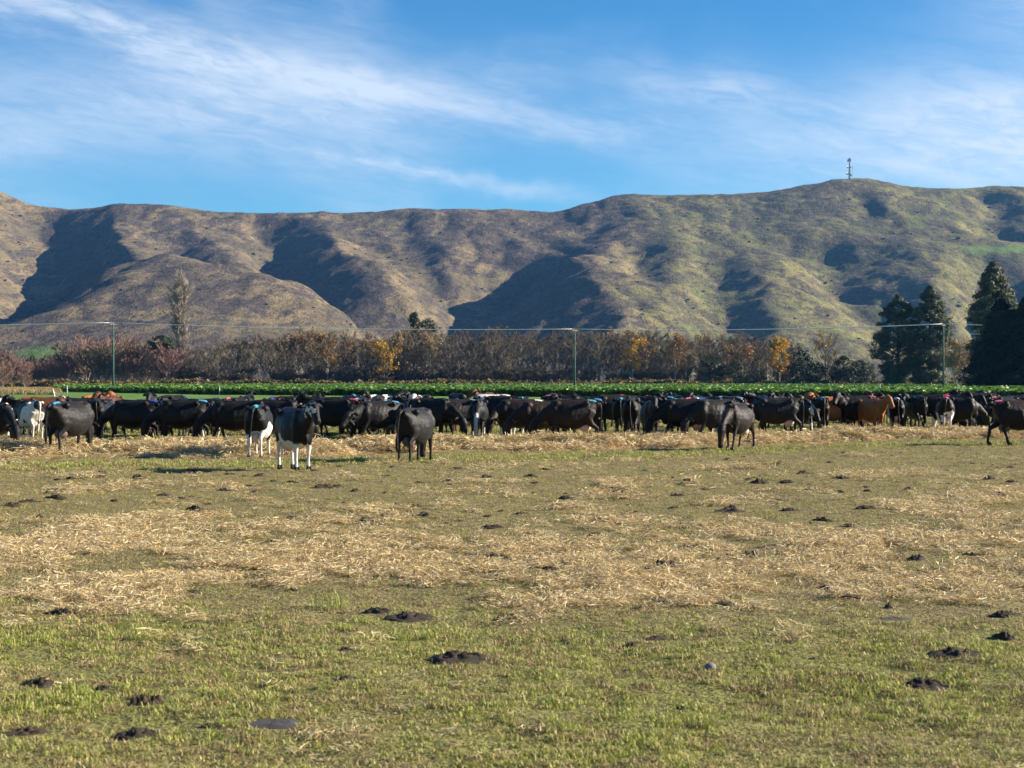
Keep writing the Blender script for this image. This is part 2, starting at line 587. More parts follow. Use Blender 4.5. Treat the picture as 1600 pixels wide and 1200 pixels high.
PYv = HOR - FPX * (GH - CAMH) / GY
pad_ = 0.7 * np.clip((PXv - 1490) / 30, 0, 1) * np.clip(1.5 - np.abs(PYv - (392 - 0.03 * (PXv - 1480))) / 5, 0, 1) * (GY > 2200) + 0.8 * np.clip(1.6 - np.hypot((PXv - 62) / 42, (PYv - 553) / 11) * 1.2, 0, 1)
fattr(me, 'green', grn_)
fattr(me, 'scrub', scr_)
fattr(me, 'paddock', pad_)
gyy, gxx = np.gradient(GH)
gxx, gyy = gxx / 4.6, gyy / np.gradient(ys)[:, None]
fattr(me, 'heath_and_shade', np.clip(0.15 + 1.7 * (0.85 * gxx + 0.40 * gyy), 0, 1.2))      # shade painted in as denser heath colour on slopes turned from the sun
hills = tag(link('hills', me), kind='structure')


def hz(x, y):
    return float(hill_h(np.array([[x]], float), np.array([[y]], float))[0, 0])


# scrub bushes in the gullies of the hills
LEAF_DARK = leafy('dark_scrub_leaves', [(0.030, 0.036, 0.018), (0.055, 0.060, 0.030), (0.075, 0.070, 0.035)], 0.8, 0.1, 0.1)


def clump_mesh(name, n, rad, size, m_, flat=0.8, seed=0, up=0.3):
    rs = np.random.RandomState(seed)
    mb = MB()
    for _ in range(n):
        d = rs.normal(size=3)
        d /= np.linalg.norm(d)
        c = d * rad * rs.uniform(0.45, 1.0) ** 0.6
        c[2] = abs(c[2]) * flat
        nrm = Vector(d * 0.8 + rs.normal(size=3) * 0.6 + np.array([0, 0, up])).normalized()
        u = nrm.orthogonal().normalized()
        u = Matrix.Rotation(rs.uniform(0, 6.28), 3, nrm) @ u
        s = size * rs.uniform(0.6, 1.3)
        mb.quad(c, u * s, nrm.cross(u) * s * 0.6)
    return mb.mesh(name, [m_], False)


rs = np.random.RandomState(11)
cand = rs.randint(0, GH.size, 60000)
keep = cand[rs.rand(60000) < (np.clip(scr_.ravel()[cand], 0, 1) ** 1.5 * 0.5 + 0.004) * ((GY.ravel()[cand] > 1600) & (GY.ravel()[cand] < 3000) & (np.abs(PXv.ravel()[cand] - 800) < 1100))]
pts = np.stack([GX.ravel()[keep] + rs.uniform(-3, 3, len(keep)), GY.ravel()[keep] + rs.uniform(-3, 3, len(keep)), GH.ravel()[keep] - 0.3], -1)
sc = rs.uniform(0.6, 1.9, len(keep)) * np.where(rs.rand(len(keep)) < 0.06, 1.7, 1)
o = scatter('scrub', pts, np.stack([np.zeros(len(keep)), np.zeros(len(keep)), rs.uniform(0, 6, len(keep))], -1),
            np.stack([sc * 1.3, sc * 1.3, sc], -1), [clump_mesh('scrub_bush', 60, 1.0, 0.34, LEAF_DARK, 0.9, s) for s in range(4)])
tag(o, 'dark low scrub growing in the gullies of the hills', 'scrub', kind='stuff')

# ------------------------------------------------------------------ ground


def near_h(x, y):
    f = np.clip(1.0 - (y - 70) / 120, 0, 1)
    h = 0.055 * fbm(x, y, 3.7, 3) + 0.034 * fbm(x + 31, y, 0.85, 2) + 0.024 * fbm(x, y + 8, 0.33, 2)
    return h * f


def straw_f(x, y):
    w = 1.8 * fbm(x, y * 0.6, 5.0, 3) + 0.8 * fbm(x + 50, y, 1.3, 2)
    y0, y1 = 14.9 - 0.20 * x + w * 0.8, 24.3 - 0.12 * x + w * 1.6
    band = 1 / (1 + np.exp(-(y - y0) / 1.25)) / (1 + np.exp((y - y1) / 2.2))
    rb = 0.52 / (1 + np.exp(-(x - 3 + w) / 1.6)) / (1 + np.exp(-(y - 23) / 2)) / (1 + np.exp((y - 38) / 3))
    mid = 0.36 / (1 + np.exp(-(y - 19) / 2)) / (1 + np.exp((y - 40) / 3))
    near = 0.22 / (1 + np.exp((y - y0) / 1.5))
    p = 0.5 + 0.95 * fbm(x + 9, y * 0.7, 2.4, 3) + 0.65 * fbm(x - 30, y, 0.55, 2)
    return np.clip(np.maximum(np.maximum(band, rb), np.maximum(mid, near)) * 1.16 + p * 1.25 - 1.20, 0, 1)


HAYN = [(-400, 726), (0, 721), (480, 718), (700, 710), (1000, 706), (1200, 697), (1400, 690), (1600, 688), (2000, 686)]
HAYF = [(-400, 694), (0, 692), (300, 690), (480, 691), (700, 688), (1000, 683), (1200, 681), (1400, 676), (1600, 677), (2000, 676)]
hn = np.array([gp(*p) for p in HAYN])
hf = np.array([gp(*p) for p in HAYF])


def hay_near(x):
    return np.interp(x, hn[:, 0], hn[:, 1])


def hay_far(x):
    return np.interp(x, hf[:, 0], hf[:, 1])


def lush_f(x, y):
    g1 = hay_near(x)
    band = np.clip(1 - np.abs(y - (g1 - 2.2)) / (2.6 + 0.9 * fbm(x, y, 4, 2)), 0, 1) ** 0.7
    herd = 1 / (1 + np.exp(-(y - hay_far(x)) / 1.0)) * np.clip(0.75 + 0.4 * fbm(x, y, 6, 2), 0, 1)
    far = np.clip((y - 75) / 15, 0, 1)
    fg = np.clip((15.5 - 0.2 * x - y) / 2.5, 0, 1) * np.clip(0.62 + 0.55 * fbm(x, y, 2.0, 3), 0, 1)
    return np.clip(np.maximum(np.maximum(band, herd), np.maximum(far, fg)), 0, 1)


yl = list(np.arange(3, 7, 0.08))
while yl[-1] < 4300:
    yl.append(yl[-1] * 1.0115)
xl = list(np.arange(0, 8, 0.11))
while xl[-1] < 2100:
    xl.append(xl[-1] + max(0.11, (xl[-1] - 7) * 0.055))
xl = np.array(sorted([-v for v in xl[1:]] + xl))
PX, PY = np.meshgrid(xl, np.array(yl))
pm, gg, b = mat('paddock_soil_and_turf')
ge = gg.new('ShaderNodeNewGeometry')
pos = ge.outputs['Position']
sa = gg.new('ShaderNodeAttribute', attribute_name='straw').outputs['Fac']
la = gg.new('ShaderNodeAttribute', attribute_name='lush').outputs['Fac']
px_, py_, pz_ = gg.sep(pos)
n1 = gg.noise(pos, 0.9, 5, 0.65)
n2 = gg.noise(pos, 7.0, 4, 0.7)
n3 = gg.noise(pos, 34.0, 3, 0.7)
soil = gg.mix(gg.ss(n2, 0.35, 0.65), (0.035, 0.025, 0.016), (0.11, 0.080, 0.046))
tf = gg.mix(gg.ss(n3, 0.38, 0.62), (0.060, 0.052, 0.022), (0.27, 0.235, 0.095))
dry = gg.mix(gg.ss(n3, 0.38, 0.62), (0.075, 0.055, 0.030), (0.34, 0.26, 0.135))
lushc = gg.mix(gg.ss(n3, 0.36, 0.62), (0.050, 0.052, 0.018), (0.25, 0.25, 0.070))
turf = gg.mix(gg.m('MULTIPLY', gg.ss(n1, 0.42, 0.62), 0.55), tf, dry)
turf = gg.mix(la, turf, lushc)
turf = gg.mix(gg.m('MULTIPLY', gg.ss(n2, 0.54, 0.64), gg.m('SUBTRACT', 0.85, gg.m('MULTIPLY', la, 0.5))), turf, soil)
strawc = gg.mix(gg.ss(n3, 0.32, 0.66), (0.12, 0.075, 0.030), (0.52, 0.37, 0.17))
f = gg.ss(gg.m('ADD', sa, gg.m('MULTIPLY', gg.m('SUBTRACT', n2, 0.5), 1.3)), 0.25, 0.95)
farm = gg.ss(py_, 90.0, 130.0)
farc = gg.mix(gg.ss(gg.noise(pos, 0.25, 4), 0.35, 0.65), (0.085, 0.15, 0.035), (0.13, 0.21, 0.05))
c_ = gg.mix(f, turf, strawc)
gg.l.new(gg.mix(farm, c_, farc), b.inputs['Base Color'])
b.inputs['Roughness'].default_value = 0.95
b.inputs['Specular IOR Level'].default_value = 0.08
bump(gg, b, gg.m('ADD', gg.m('MULTIPLY', n2, 0.5), gg.m('MULTIPLY', n3, 0.25)), 0.9, 0.12)
me = grid_mesh('paddock', PX, PY, near_h(PX, PY), [pm])
fattr(me, 'straw', straw_f(PX, PY))
fattr(me, 'lush', lush_f(PX, PY))
ground = tag(link('ground', me), kind='structure')


def gh(x, y):
    return float(near_h(np.array([float(x)]), np.array([float(y)]))[0])


# dung pats and clods: photo px, px, width in px, kind, label
CL = [
    (428, 1131, 88, 'f', 'large smooth grey dung pat in the green grass near the bottom left'),
    (215, 1146, 76, 'c', 'dark clod heap left of the smooth grey dung pat'),
    (330, 1138, 50, 'c', 'small dark clod just left of the smooth grey dung pat'),
    (42, 1142, 95, 'b', 'wide brown patch of turned mud at the bottom left edge'),
    (712, 1033, 112, 'c', 'long dark dung pile with a raised right end in the green grass below the straw'),
    (592, 957, 60, 'c', 'upper left one of two dark clods at the lower edge of the straw'),
    (638, 968, 80, 'c', 'lower right one of two dark clods at the lower edge of the straw'),
    (786, 968, 52, 'c', 'dark clod right of the pair at the lower edge of the straw'),
    (95, 960, 52, 'c', 'dark clod alone in the grass at the left, below the straw band'),
    (1440, 1070, 88, 'c', 'long lumpy black dung pile low at the right of the view'),
    (1311, 1096, 36, 'c', 'small rounded black clod left of the long lumpy black pile'),
    (1494, 1030, 86, 'c', 'wide dark scatter of clods above the long lumpy black pile at the right'),
    (1394, 972, 62, 'f', 'flat grey dung pat at the right lower edge of the straw'),
    (1572, 966, 60, 'c', 'dark clod by the right edge of the view in the straw'),
    (1388, 948, 17, 't', 'small upright dark clod standing in the straw at the right'),
    (1132, 948, 48, 'c', 'dark clod in the straw right of the middle'),
    (1036, 892, 74, 'c', 'broad dark clod at the upper edge of the straw right of the middle'),
    (1196, 861, 58, 'b', 'brown mud clod among straw wisps right of the middle'),
    (1258, 867, 52, 'b', 'brown flattened mud clod with straw on it, right of the other brown one'),
    (1071, 859, 42, 'c', 'compact dark clod above the broad one right of the middle'),
    (1353, 798, 44, 'c', 'steep dark clod, the largest of the right hand scatter'),
    (1285, 815, 36, 'c', 'dark clod left below the steep one of the right hand scatter'),
    (1140, 799, 52, 'c', 'wide low dark clod at the left of the right hand scatter'),
    (1233, 796, 40, 'c', 'dark clod between the wide low one and the steep one'),
    (1325, 824, 30, 'c', 'small dark clod under the steep one of the right hand scatter'),
    (1530, 800, 38, 'c', 'dark clod far right, level with the steep one'),
    (1586, 826, 30, 'c', 'dark clod at the right edge above the straw'),
    (1516, 868, 36, 'c', 'dark clod at the upper right edge of the straw'),
    (745, 864, 42, 'c', 'upper of two dark clods in the straw left of the middle'),
    (772, 873, 42, 'c', 'lower of two dark clods in the straw left of the middle'),
    (770, 824, 42, 'c', 'dark clod straight above the two in the straw'),
    (860, 871, 44, 'c', 'faint dark clod right of the two in the straw'),
    (425, 851, 42, 'c', 'right one of two clods side by side in the left half of the straw'),
    (381, 851, 30, 'c', 'left one of two clods side by side in the left half of the straw'),
    (575, 876, 36, 'b', 'brown tufted mound in the straw left of the middle'),
    (38, 838, 48, 'c', 'dark clod at the left edge above the straw'),
    (570, 816, 44, 'c', 'dark clod with a straw rim above the left half of the straw'),
    (225, 927, 42, 'c', 'dark clod at the lower left edge of the straw'),
    (302, 924, 32, 'c', 'small dark clod right of the one at the lower left edge of the straw'),
    (16, 922, 32, 'c', 'small dark clod at the left edge, at the bottom of the straw'),
    (90, 769, 46, 'c', 'upper of two flat clods at the left, in front of the grey flanked cow'),
    (88, 780, 34, 'c', 'lower of two flat clods at the left, in front of the grey flanked cow'),
    (515, 762, 60, 'b', 'brown muddy streak below the nearest white legged cow'),
    (885, 778, 34, 'c', 'brown rimmed clod in front of the dark brown cow with stretched legs'),
    (870, 794, 26, 'c', 'small clod just below the brown rimmed clod'),
]
SM = [(215, 749, 34), (305, 796, 36), (456, 815, 24), (815, 805, 30), (733, 800, 24), (1255, 741, 30), (1420, 766, 26), (1185, 755, 30), (1462, 779, 22), (1315, 749, 30), (1545, 748, 26),
      (1205, 887, 32), (1282, 888, 30), (1075, 757, 26), (965, 772, 40), (940, 768, 24), (160, 742, 30), (350, 764, 26), (390, 775, 22), (620, 790, 20), (700, 752, 26), (760, 745, 24), (655, 755, 18),
      (830, 745, 26), (20, 790, 30), (60, 812, 26), (110, 750, 22), (255, 775, 20), (480, 845, 22), (345, 880, 24), (640, 905, 26), (470, 893, 20), (930, 838, 30), (1010, 828, 24), (905, 812, 22),
      (1560, 775, 24), (1580, 752, 22), (1120, 832, 26), (1175, 872, 40), (1405, 872, 30), (1100, 878, 26), (540, 1018, 30), (255, 1040, 26), (880, 1002, 26), (985, 1012, 30), (1270, 1035, 20), (60, 1070, 60),
      (160, 1075, 40), (230, 1100, 70), (540, 1065, 44), (1230, 1010, 26), (980, 1100, 22), (1065, 1105, 26), (1570, 1000, 44), (300, 1110, 26)]

_cl = [(*gp(c[0], c[1]), c[2] / FPX * gp(c[0], c[1])[1] / 2) for c in CL] + [(*gp(c[0], c[1]), c[2] / FPX * gp(c[0], c[1])[1] / 2) for c in SM]


def clear_of_clods(x, y):
    ok = np.ones(len(x), bool)
    for cx, cy, r in _cl:
        dy = np.where(y < cy, (cy - y) * 0.8, y - cy)      # the sunk ground in front of a clod is trodden too
        ok &= np.hypot(x - cx, dy) > r * 0.85 + 0.02
    return ok

# ------------------------------------------------------------------ grass, straw and hay (uncountable)
GRASS = leafy('short_grass_blades', [(0.13, 0.16, 0.028), (0.26, 0.29, 0.052), (0.42, 0.42, 0.090), (0.58, 0.50, 0.18), (0.58, 0.46, 0.25), (0.055, 0.045, 0.02)], 0.55, 0.25, 0.3)
GRASSG = leafy('green_grass_blades', [(0.115, 0.155, 0.026), (0.22, 0.27, 0.044), (0.36, 0.385, 0.070), (0.52, 0.48, 0.14), (0.045, 0.055, 0.014)], 0.5, 0.25, 0.3)
DRY = leafy('dead_grass_thatch', [(0.17, 0.115, 0.055), (0.32, 0.23, 0.11), (0.48, 0.36, 0.19), (0.28, 0.24, 0.10), (0.09, 0.055, 0.028)], 0.7, 0.15, 0.2)
STRAW = leafy('straw_stalks', [(0.33, 0.215, 0.085), (0.51, 0.37, 0.16), (0.66, 0.51, 0.25), (0.80, 0.67, 0.42), (0.20, 0.125, 0.05)], 0.5, 0.2, 0.35)


def blade_clump(name, n, rad, hgt, wid, m_, lean, seed):
    rs = random.Random(seed)
    v, f = [], []
    for _ in range(n):
        a, r = rs.uniform(0, 6.28), rad * math.sqrt(rs.random())
        x, y = r * math.cos(a), r * math.sin(a)
        d = rs.uniform(0, 6.28)
        L = hgt * rs.uniform(0.5, 1.25)
        ln = L * rs.uniform(0.2, 1.0) * lean
        wx, wy = -math.sin(d) * wid, math.cos(d) * wid
        dx, dy = math.cos(d) * ln, math.sin(d) * ln
        i = len(v)
        v += [(x - wx, y - wy, -0.01), (x + wx, y + wy, -0.01), (x + dx * .4 + wx * .8, y + dy * .4 + wy * .8, L * .6),
              (x + dx * .4 - wx * .8, y + dy * .4 - wy * .8, L * .6), (x + dx, y + dy, L * (1 - 0.45 * lean * rs.random()))]
        f += [(i, i + 1, i + 2, i + 3), (i + 3, i + 2, i + 4)]
    return mesh_from(name, v, f, [m_], None, False)


def stalk_clump(name, n, rad, lmin, lmax, wid, m_, lift, seed):
    rs = random.Random(seed)
    v, f = [], []
    for _ in range(n):
        a, r = rs.uniform(0, 6.28), rad * math.sqrt(rs.random())
        c = Vector((r * math.cos(a), r * math.sin(a), 0.006 + lift * rs.random() ** 1.5))
        d = rs.uniform(0, 6.28)
        L = rs.uniform(lmin, lmax) / 2
        t = rs.gauss(0, 0.22) if rs.random() < .85 else rs.uniform(-0.6, 0.6)
        u = Vector((math.cos(d) * math.cos(t), math.sin(d) * math.cos(t), math.sin(t))) * L
        if c.z - abs(u.z) < -0.01:
            c.z = abs(u.z) - 0.01
        w = Vector((-math.sin(d), math.cos(d), rs.uniform(-.8, .8))).normalized() * wid * rs.uniform(.6, 1.3)
        k = Vector((rs.gauss(0, 1), rs.gauss(0, 1), rs.gauss(0, .5))) * L * 0.07
        i = len(v)
        for p in (c - u, c + k, c + u):
            v += [tuple(p - w), tuple(p + w)]
        f += [(i, i + 1, i + 3, i + 2), (i + 2, i + 3, i + 5, i + 4)]
    return mesh_from(name, v, f, [m_], None, False)


def field(d0, d1, dens, seed, mg=1.18):
    """random ground points in the view wedge (with a margin) between two distances"""
    rs = np.random.RandomState(seed)
    hw = 0.3 * mg
    n = int(dens * hw * (d1 * d1 - d0 * d0) + (d1 - d0) * 2 * 0.8 * dens)
    y = np.sqrt(rs.uniform(d0 * d0, d1 * d1, n))
    x = rs.uniform(-1, 1, n) * (hw * y + 0.8)
    return x, y, rs


gprot = [blade_clump('grass_clump', 24, 0.050, 0.031, 0.0021, GRASS, 1.3, s) for s in range(5)] + \
        [blade_clump('grass_clump', 24, 0.050, 0.036, 0.0022, GRASSG, 1.1, 20 + s) for s in range(5)] + \
        [blade_clump('thatch_clump', 26, 0.070, 0.026, 0.0024, DRY, 1.9, 40 + s) for s in range(3)]
P_, R_, S_, K_ = [], [], [], []
for (d0, d1, dens, sc0, wsc) in ((7.0, 13, 430, 1.0, 1), (13, 22, 270, 1.15, 1), (22, 36, 130, 1.45, 1), (36, 62, 48, 2.0, 1), (62, 90, 13, 2.8, 1)):
    x, y, rs = field(d0, d1, dens, int(d0))
    st, lu = straw_f(x, y), lush_f(x, y)
    bare = np.clip(0.35 - fbm(x + 3, y, 0.9, 3), 0, 1)
    pk = rs.rand(len(x)) < np.clip((0.52 + 0.45 * lu) * (1 - 0.72 * st) * (0.55 + 0.45 * np.clip(0.9 - bare, 0, 1)) + 0.08, 0, 1)
    pk &= fbm(x, y, 0.28 * sc0, 2) + 0.5 * fbm(x + 60, y, 1.1, 2) > -0.08 - 0.22 * lu * rs.rand(len(x))       # gaps of bare soil
    pk &= clear_of_clods(x, y)
    x, y, st, lu = x[pk], y[pk], st[pk], lu[pk]
    n = len(x)
    P_.append(np.stack([x, y, near_h(x, y)], -1))
    R_.append(np.stack([rs.normal(0, .15, n), rs.normal(0, .15, n), rs.uniform(0, 6.28, n)], -1))
    s = sc0 * rs.uniform(0.7, 1.3, n) * (0.75 + 0.4 * lu)
    S_.append(np.stack([s, s, s * rs.uniform(.55, 1.15, n) * (0.65 + 0.45 * lu)], -1))
    q = rs.rand(n)
    gq = np.clip(0.95 + 0.9 * fbm(x + 40, y, 0.9, 3), 0.35, 1.25)     # worn and green patches
    gsel = np.where(q < (0.06 + 0.44 * lu) * gq, 5 + rs.randint(0, 5, n), np.where(q < (0.42 + 0.36 * lu) * gq, rs.randint(0, 5, n), 10 + rs.randint(0, 3, n)))
    K_.append(gsel)
o = scatter('grass', np.concatenate(P_), np.concatenate(R_), np.concatenate(S_), gprot, np.concatenate(K_))
tag(o, 'short grazed yellow green grass of the paddock', 'grass', kind='stuff')

sprot = [stalk_clump('straw_clump', 46, 0.13, 0.025, 0.10, 0.0026, STRAW, 0.045, s) for s in range(6)]
P_, R_, S_ = [], [], []
for (d0, d1, dens, sc0) in ((7.0, 13, 30, .8), (13, 20, 190, .9), (20, 28, 140, 1.05), (28, 46, 60, 1.2)):
    x, y, rs = field(d0, d1, dens, 100 + int(d0))
    st = straw_f(x, y)
    pk = (rs.rand(len(x)) < np.clip(st * 1.15 - 0.05, 0.0, 1)) & clear_of_clods(x, y)
    x, y = x[pk], y[pk]
    n = len(x)
    P_.append(np.stack([x, y, near_h(x, y) + 0.008], -1))
    R_.append(np.stack([rs.normal(0, .12, n), rs.normal(0, .12, n), rs.uniform(0, 6.28, n)], -1))
    s = sc0 * rs.uniform(0.7, 1.4, n)
    S_.append(np.stack([s, s, s * rs.uniform(.6, 1.5, n)], -1))
o = scatter('straw', np.concatenate(P_), np.concatenate(R_), np.concatenate(S_), sprot)
tag(o, 'golden straw trampled into a wide band across the grass', 'straw', kind='stuff')

# hay fed out in a long low row under the cows' heads
HX = np.arange(-26, 34, 0.16)
HV = np.linspace(0, 1, 60)
hx, hv = np.meshgrid(HX, HV)
y0, y1 = hay_near(hx), hay_far(hx)
hy = y0 + hv * (y1 - y0)
prof = np.clip(np.minimum(hv, 1 - hv) * 4, 0, 1)
lump = 0.50 + 0.9 * fbm(hx, hy, 2.1, 3) + 0.55 * fbm(hx, hy, 0.55, 2)
hh = near_h(hx, hy) - 0.05 + prof * np.clip(lump, -0.1, 1.4) * 0.15 * (1.0 + 0.8 * np.exp(-((hv - 0.45) / 0.22) ** 2))
haym, gg, b = mat('fed_out_hay')
pos = gg.new('ShaderNodeNewGeometry').outputs['Position']
a1, a2 = gg.noise(pos, 3.0, 5, 0.7), gg.noise(pos, 22.0, 4, 0.75)
c = gg.mix(gg.ss(a2, 0.35, 0.66), (0.19, 0.115, 0.05), (0.56, 0.38, 0.18))
c = gg.mix(gg.m('MULTIPLY', gg.ss(a1, 0.55, 0.36), 0.7), c, (0.15, 0.085, 0.04))
gg.l.new(c, b.inputs['Base Color'])
b.inputs['Roughness'].default_value = 0.9
b.inputs['Specular IOR Level'].default_value = 0.1
bump(gg, b, gg.m('ADD', a1, gg.m('MULTIPLY', a2, 0.6)), 1.0, 0.15)
hme = grid_mesh('hay_row', hx, hy, hh, [haym])
o = tag(link('hay', hme), 'golden hay fed out in a long low row under the cows', 'hay', kind='stuff')
rs = np.random.RandomState(5)
sel = rs.choice(hx.size, 11000, p=(np.clip(hh - near_h(hx, hy) + 0.02, 0, 1) / np.clip(hh - near_h(hx, hy) + 0.02, 0, 1).sum()).ravel())
pts = np.stack([hx.ravel()[sel] + rs.uniform(-.1, .1, len(sel)), hy.ravel()[sel] + rs.uniform(-.1, .1, len(sel)), hh.ravel()[sel]], -1)
HSTALK = [stalk_clump('hay_wisp', 34, 0.20, 0.06, 0.20, 0.006, STRAW, 0.12, 60 + s) for s in range(5)]
s = rs.uniform(.7, 1.5, len(sel))
o = scatter('hay_wisps', pts, np.stack([rs.normal(0, .25, len(sel)), rs.normal(0, .25, len(sel)), rs.uniform(0, 6.28, len(sel))], -1), np.stack([s, s, s], -1), HSTALK)
tag(o, 'loose golden hay stalks lying on the hay row', 'hay', kind='stuff')

# ------------------------------------------------------------------ leafy green crop beyond the herd
CROP = leafy('crop_leaves', [(0.045, 0.11, 0.017), (0.095, 0.19, 0.028), (0.14, 0.245, 0.038), (0.19, 0.29, 0.055)], 0.42, 0.3, 0.4)


def crop_plant(seed):
    rs = random.Random(seed)
    mb = MB()
    for k in range(13):
        a = k * 2.4 + rs.uniform(-.3, .3)
        h0 = rs.uniform(0.05, 0.55)
        L = rs.uniform(0.28, 0.5)
        e = rs.uniform(0.25, 1.1)
        d = Vector((math.cos(a) * math.cos(e), math.sin(a) * math.cos(e), math.sin(e)))
        p0 = Vector((0, 0, h0))
        w = Vector((-math.sin(a), math.cos(a), 0))
        i = len(mb.v)
        p1, p2, p3 = p0 + d * L * .5, p0 + d * L * .85 + Vector((0, 0, -.02)), p0 + d * L * 1.1 + Vector((0, 0, -.10))
        mb.v += [tuple(p0 - w * .02), tuple(p0 + w * .02), tuple(p1 - w * .12), tuple(p1 + w * .12), tuple(p2 - w * .14), tuple(p2 + w * .14), tuple(p3)]
        mb.f += [(i, i + 1, i + 3, i + 2), (i + 2, i + 3, i + 5, i + 4), (i + 4, i + 5, i + 6)]
    return mb.mesh('crop_plant', [CROP], False)


def crop_front(x):
    # far on the left, nearer to the right
    cp = np.array([gp(*p) for p in ((-200, 609.0), (85, 612), (350, 617), (700, 619.0), (1100, 622), (1600, 625), (1900, 626))])
    return np.interp(x, cp[:, 0], cp[:, 1])


rs = np.random.RandomState(21)
n0 = 270000
y = 168 + (rs.rand(n0) ** 1.6) * 350
x = rs.uniform(-1, 1, n0) * (0.345 * y + 6)
cf = crop_front(x) + 1.0 * fbm(x, y, 9, 2)
inn = (y > cf) & (rs.rand(n0) < np.where(y - cf < 12, 1.0, np.where(y - cf < 45, 0.42, 0.22))) & ((x - at(85, y)) > 0)
x, y = x[inn], y[inn]
hgt = 1.0 + 0.16 * fbm(x, y, 7, 2) + rs.normal(0, .08, len(x))
o = scatter('crop', np.stack([x, y, np.zeros(len(x))], -1), np.stack([rs.normal(0, .08, len(x)), rs.normal(0, .08, len(x)), rs.uniform(0, 6.28, len(x))], -1),
            np.stack([1.25 * hgt, 1.25 * hgt, 1.22 * hgt], -1), [crop_plant(s) for s in range(6)])
tag(o, 'bright green leafy fodder crop in a wide flat field', 'crop', kind='stuff')

# ------------------------------------------------------------------ cows


def coat(name, base, warm=None, white=None, rough=0.48):
    """short hair; white = list of rules for white areas"""
    m_, gg, b = mat(name)
    t = gg.new('ShaderNodeTexCoord')
    oi = gg.new('ShaderNodeObjectInfo')
    ox, oy, oz = gg.sep(t.outputs['Object'])
    off = gg.m('MULTIPLY', oi.outputs['Random'], 37.0)
    sh = gg.comb(gg.m('ADD', ox, off), oy, oz)
    hair = gg.noise(gg.comb(gg.m('MULTIPLY', gg.m('ADD', ox, off), 14.0), gg.m('MULTIPLY', oy, 14.0), gg.m('MULTIPLY', oz, 4.0)), 2.0, 4, 0.7)
    blot = gg.noise(sh, 2.2, 3, 0.6)
    c = gg.mix(gg.ss(blot, 0.35, 0.7), base, warm or tuple(x * 1.7 for x in base))
    c = gg.mix(gg.m('MULTIPLY', hair, 0.5), c, tuple(x * 0.55 for x in base))
    wcol = gg.mix(hair, (0.48, 0.43, 0.36), (0.66, 0.61, 0.53))
    pat = gg.noise(sh, 1.65, 2, 0.45, 0.3)
    for kind in (white or ()):
        if kind == 'legs':
            f = gg.ss(gg.m('ADD', oz, gg.m('MULTIPLY', gg.m('SUBTRACT', pat, 0.5), 1.5)), 0.56, 0.52)
        elif kind == 'under':
            f = gg.ss(gg.m('ADD', oz, gg.m('MULTIPLY', gg.m('SUBTRACT', pat, 0.5), 1.3)), 0.70, 0.66)
        elif kind == 'star':
            f = gg.m('MULTIPLY', gg.ss(gg.noise(t.outputs['Object'], 6.0, 2), 0.55, 0.60), gg.m('MULTIPLY', gg.ss(ox, 0.70, 0.78), gg.ss(oz, 1.12, 1.2)))
        elif kind == 'socks':
            f = gg.ss(gg.m('ADD', oz, gg.m('MULTIPLY', gg.m('SUBTRACT', pat, 0.5), 1.0)), 0.36, 0.31)
        elif kind == 'belly':
            f = gg.m('MULTIPLY', gg.ss(gg.m('ADD', oz, gg.m('MULTIPLY', gg.m('SUBTRACT', pat, 0.5), 1.6)), 0.66, 0.63), gg.ss(oz, 0.42, 0.48))
        elif kind == 'patches':
            f = gg.ss(pat, 0.49, 0.515)
        elif kind == 'few':
            f = gg.ss(pat, 0.605, 0.625)
        elif kind == 'face':
            f = gg.m('MULTIPLY', gg.ss(gg.m('ABSOLUTE', oy), 0.075, 0.05), gg.ss(ox, 0.98, 1.05))
        elif kind == 'flank':
            f = gg.m('MULTIPLY', gg.ss(pat, 0.46, 0.50), gg.m('MULTIPLY', gg.ss(gg.m('ABSOLUTE', gg.m('ADD', ox, 0.15)), 0.42, 0.3), gg.ss(oz, 1.25, 1.1)))
        c = gg.mix(f, c, wcol)
    # muddy hooves and shins
    mud = gg.m('MULTIPLY', gg.ss(gg.m('ADD', oz, gg.m('MULTIPLY', hair, 0.12)), 0.16, 0.05), 0.8)
    c = gg.mix(mud, c, (0.035, 0.026, 0.018))
    gg.l.new(c, b.inputs['Base Color'])
    b.inputs['Roughness'].default_value = rough
    b.inputs['Specular IOR Level'].default_value = 0.17
    b.inputs['Sheen Weight'].default_value = 0.03
    b.inputs['Sheen Roughness'].default_value = 0.4
    ribs = gg.m('MULTIPLY', gg.m('SINE', gg.m('ADD', gg.m('MULTIPLY', ox, 42.0), gg.m('MULTIPLY', oz, 14.0))),
                gg.m('MULTIPLY', gg.ss(gg.m('ABSOLUTE', gg.m('SUBTRACT', ox, 0.06)), 0.20, 0.34, 1.0, 0.0), gg.ss(gg.m('ABSOLUTE', gg.m('SUBTRACT', oz, 0.98)), 0.12, 0.26, 1.0, 0.0)))
    lumps = gg.noise(sh, 5.0, 3, 0.5)
    bump(gg, b, gg.m('ADD', gg.m('ADD', hair, gg.m('MULTIPLY', ribs, 0.16)), gg.m('MULTIPLY', lumps, 1.6)), 0.55, 0.03)
    return m_


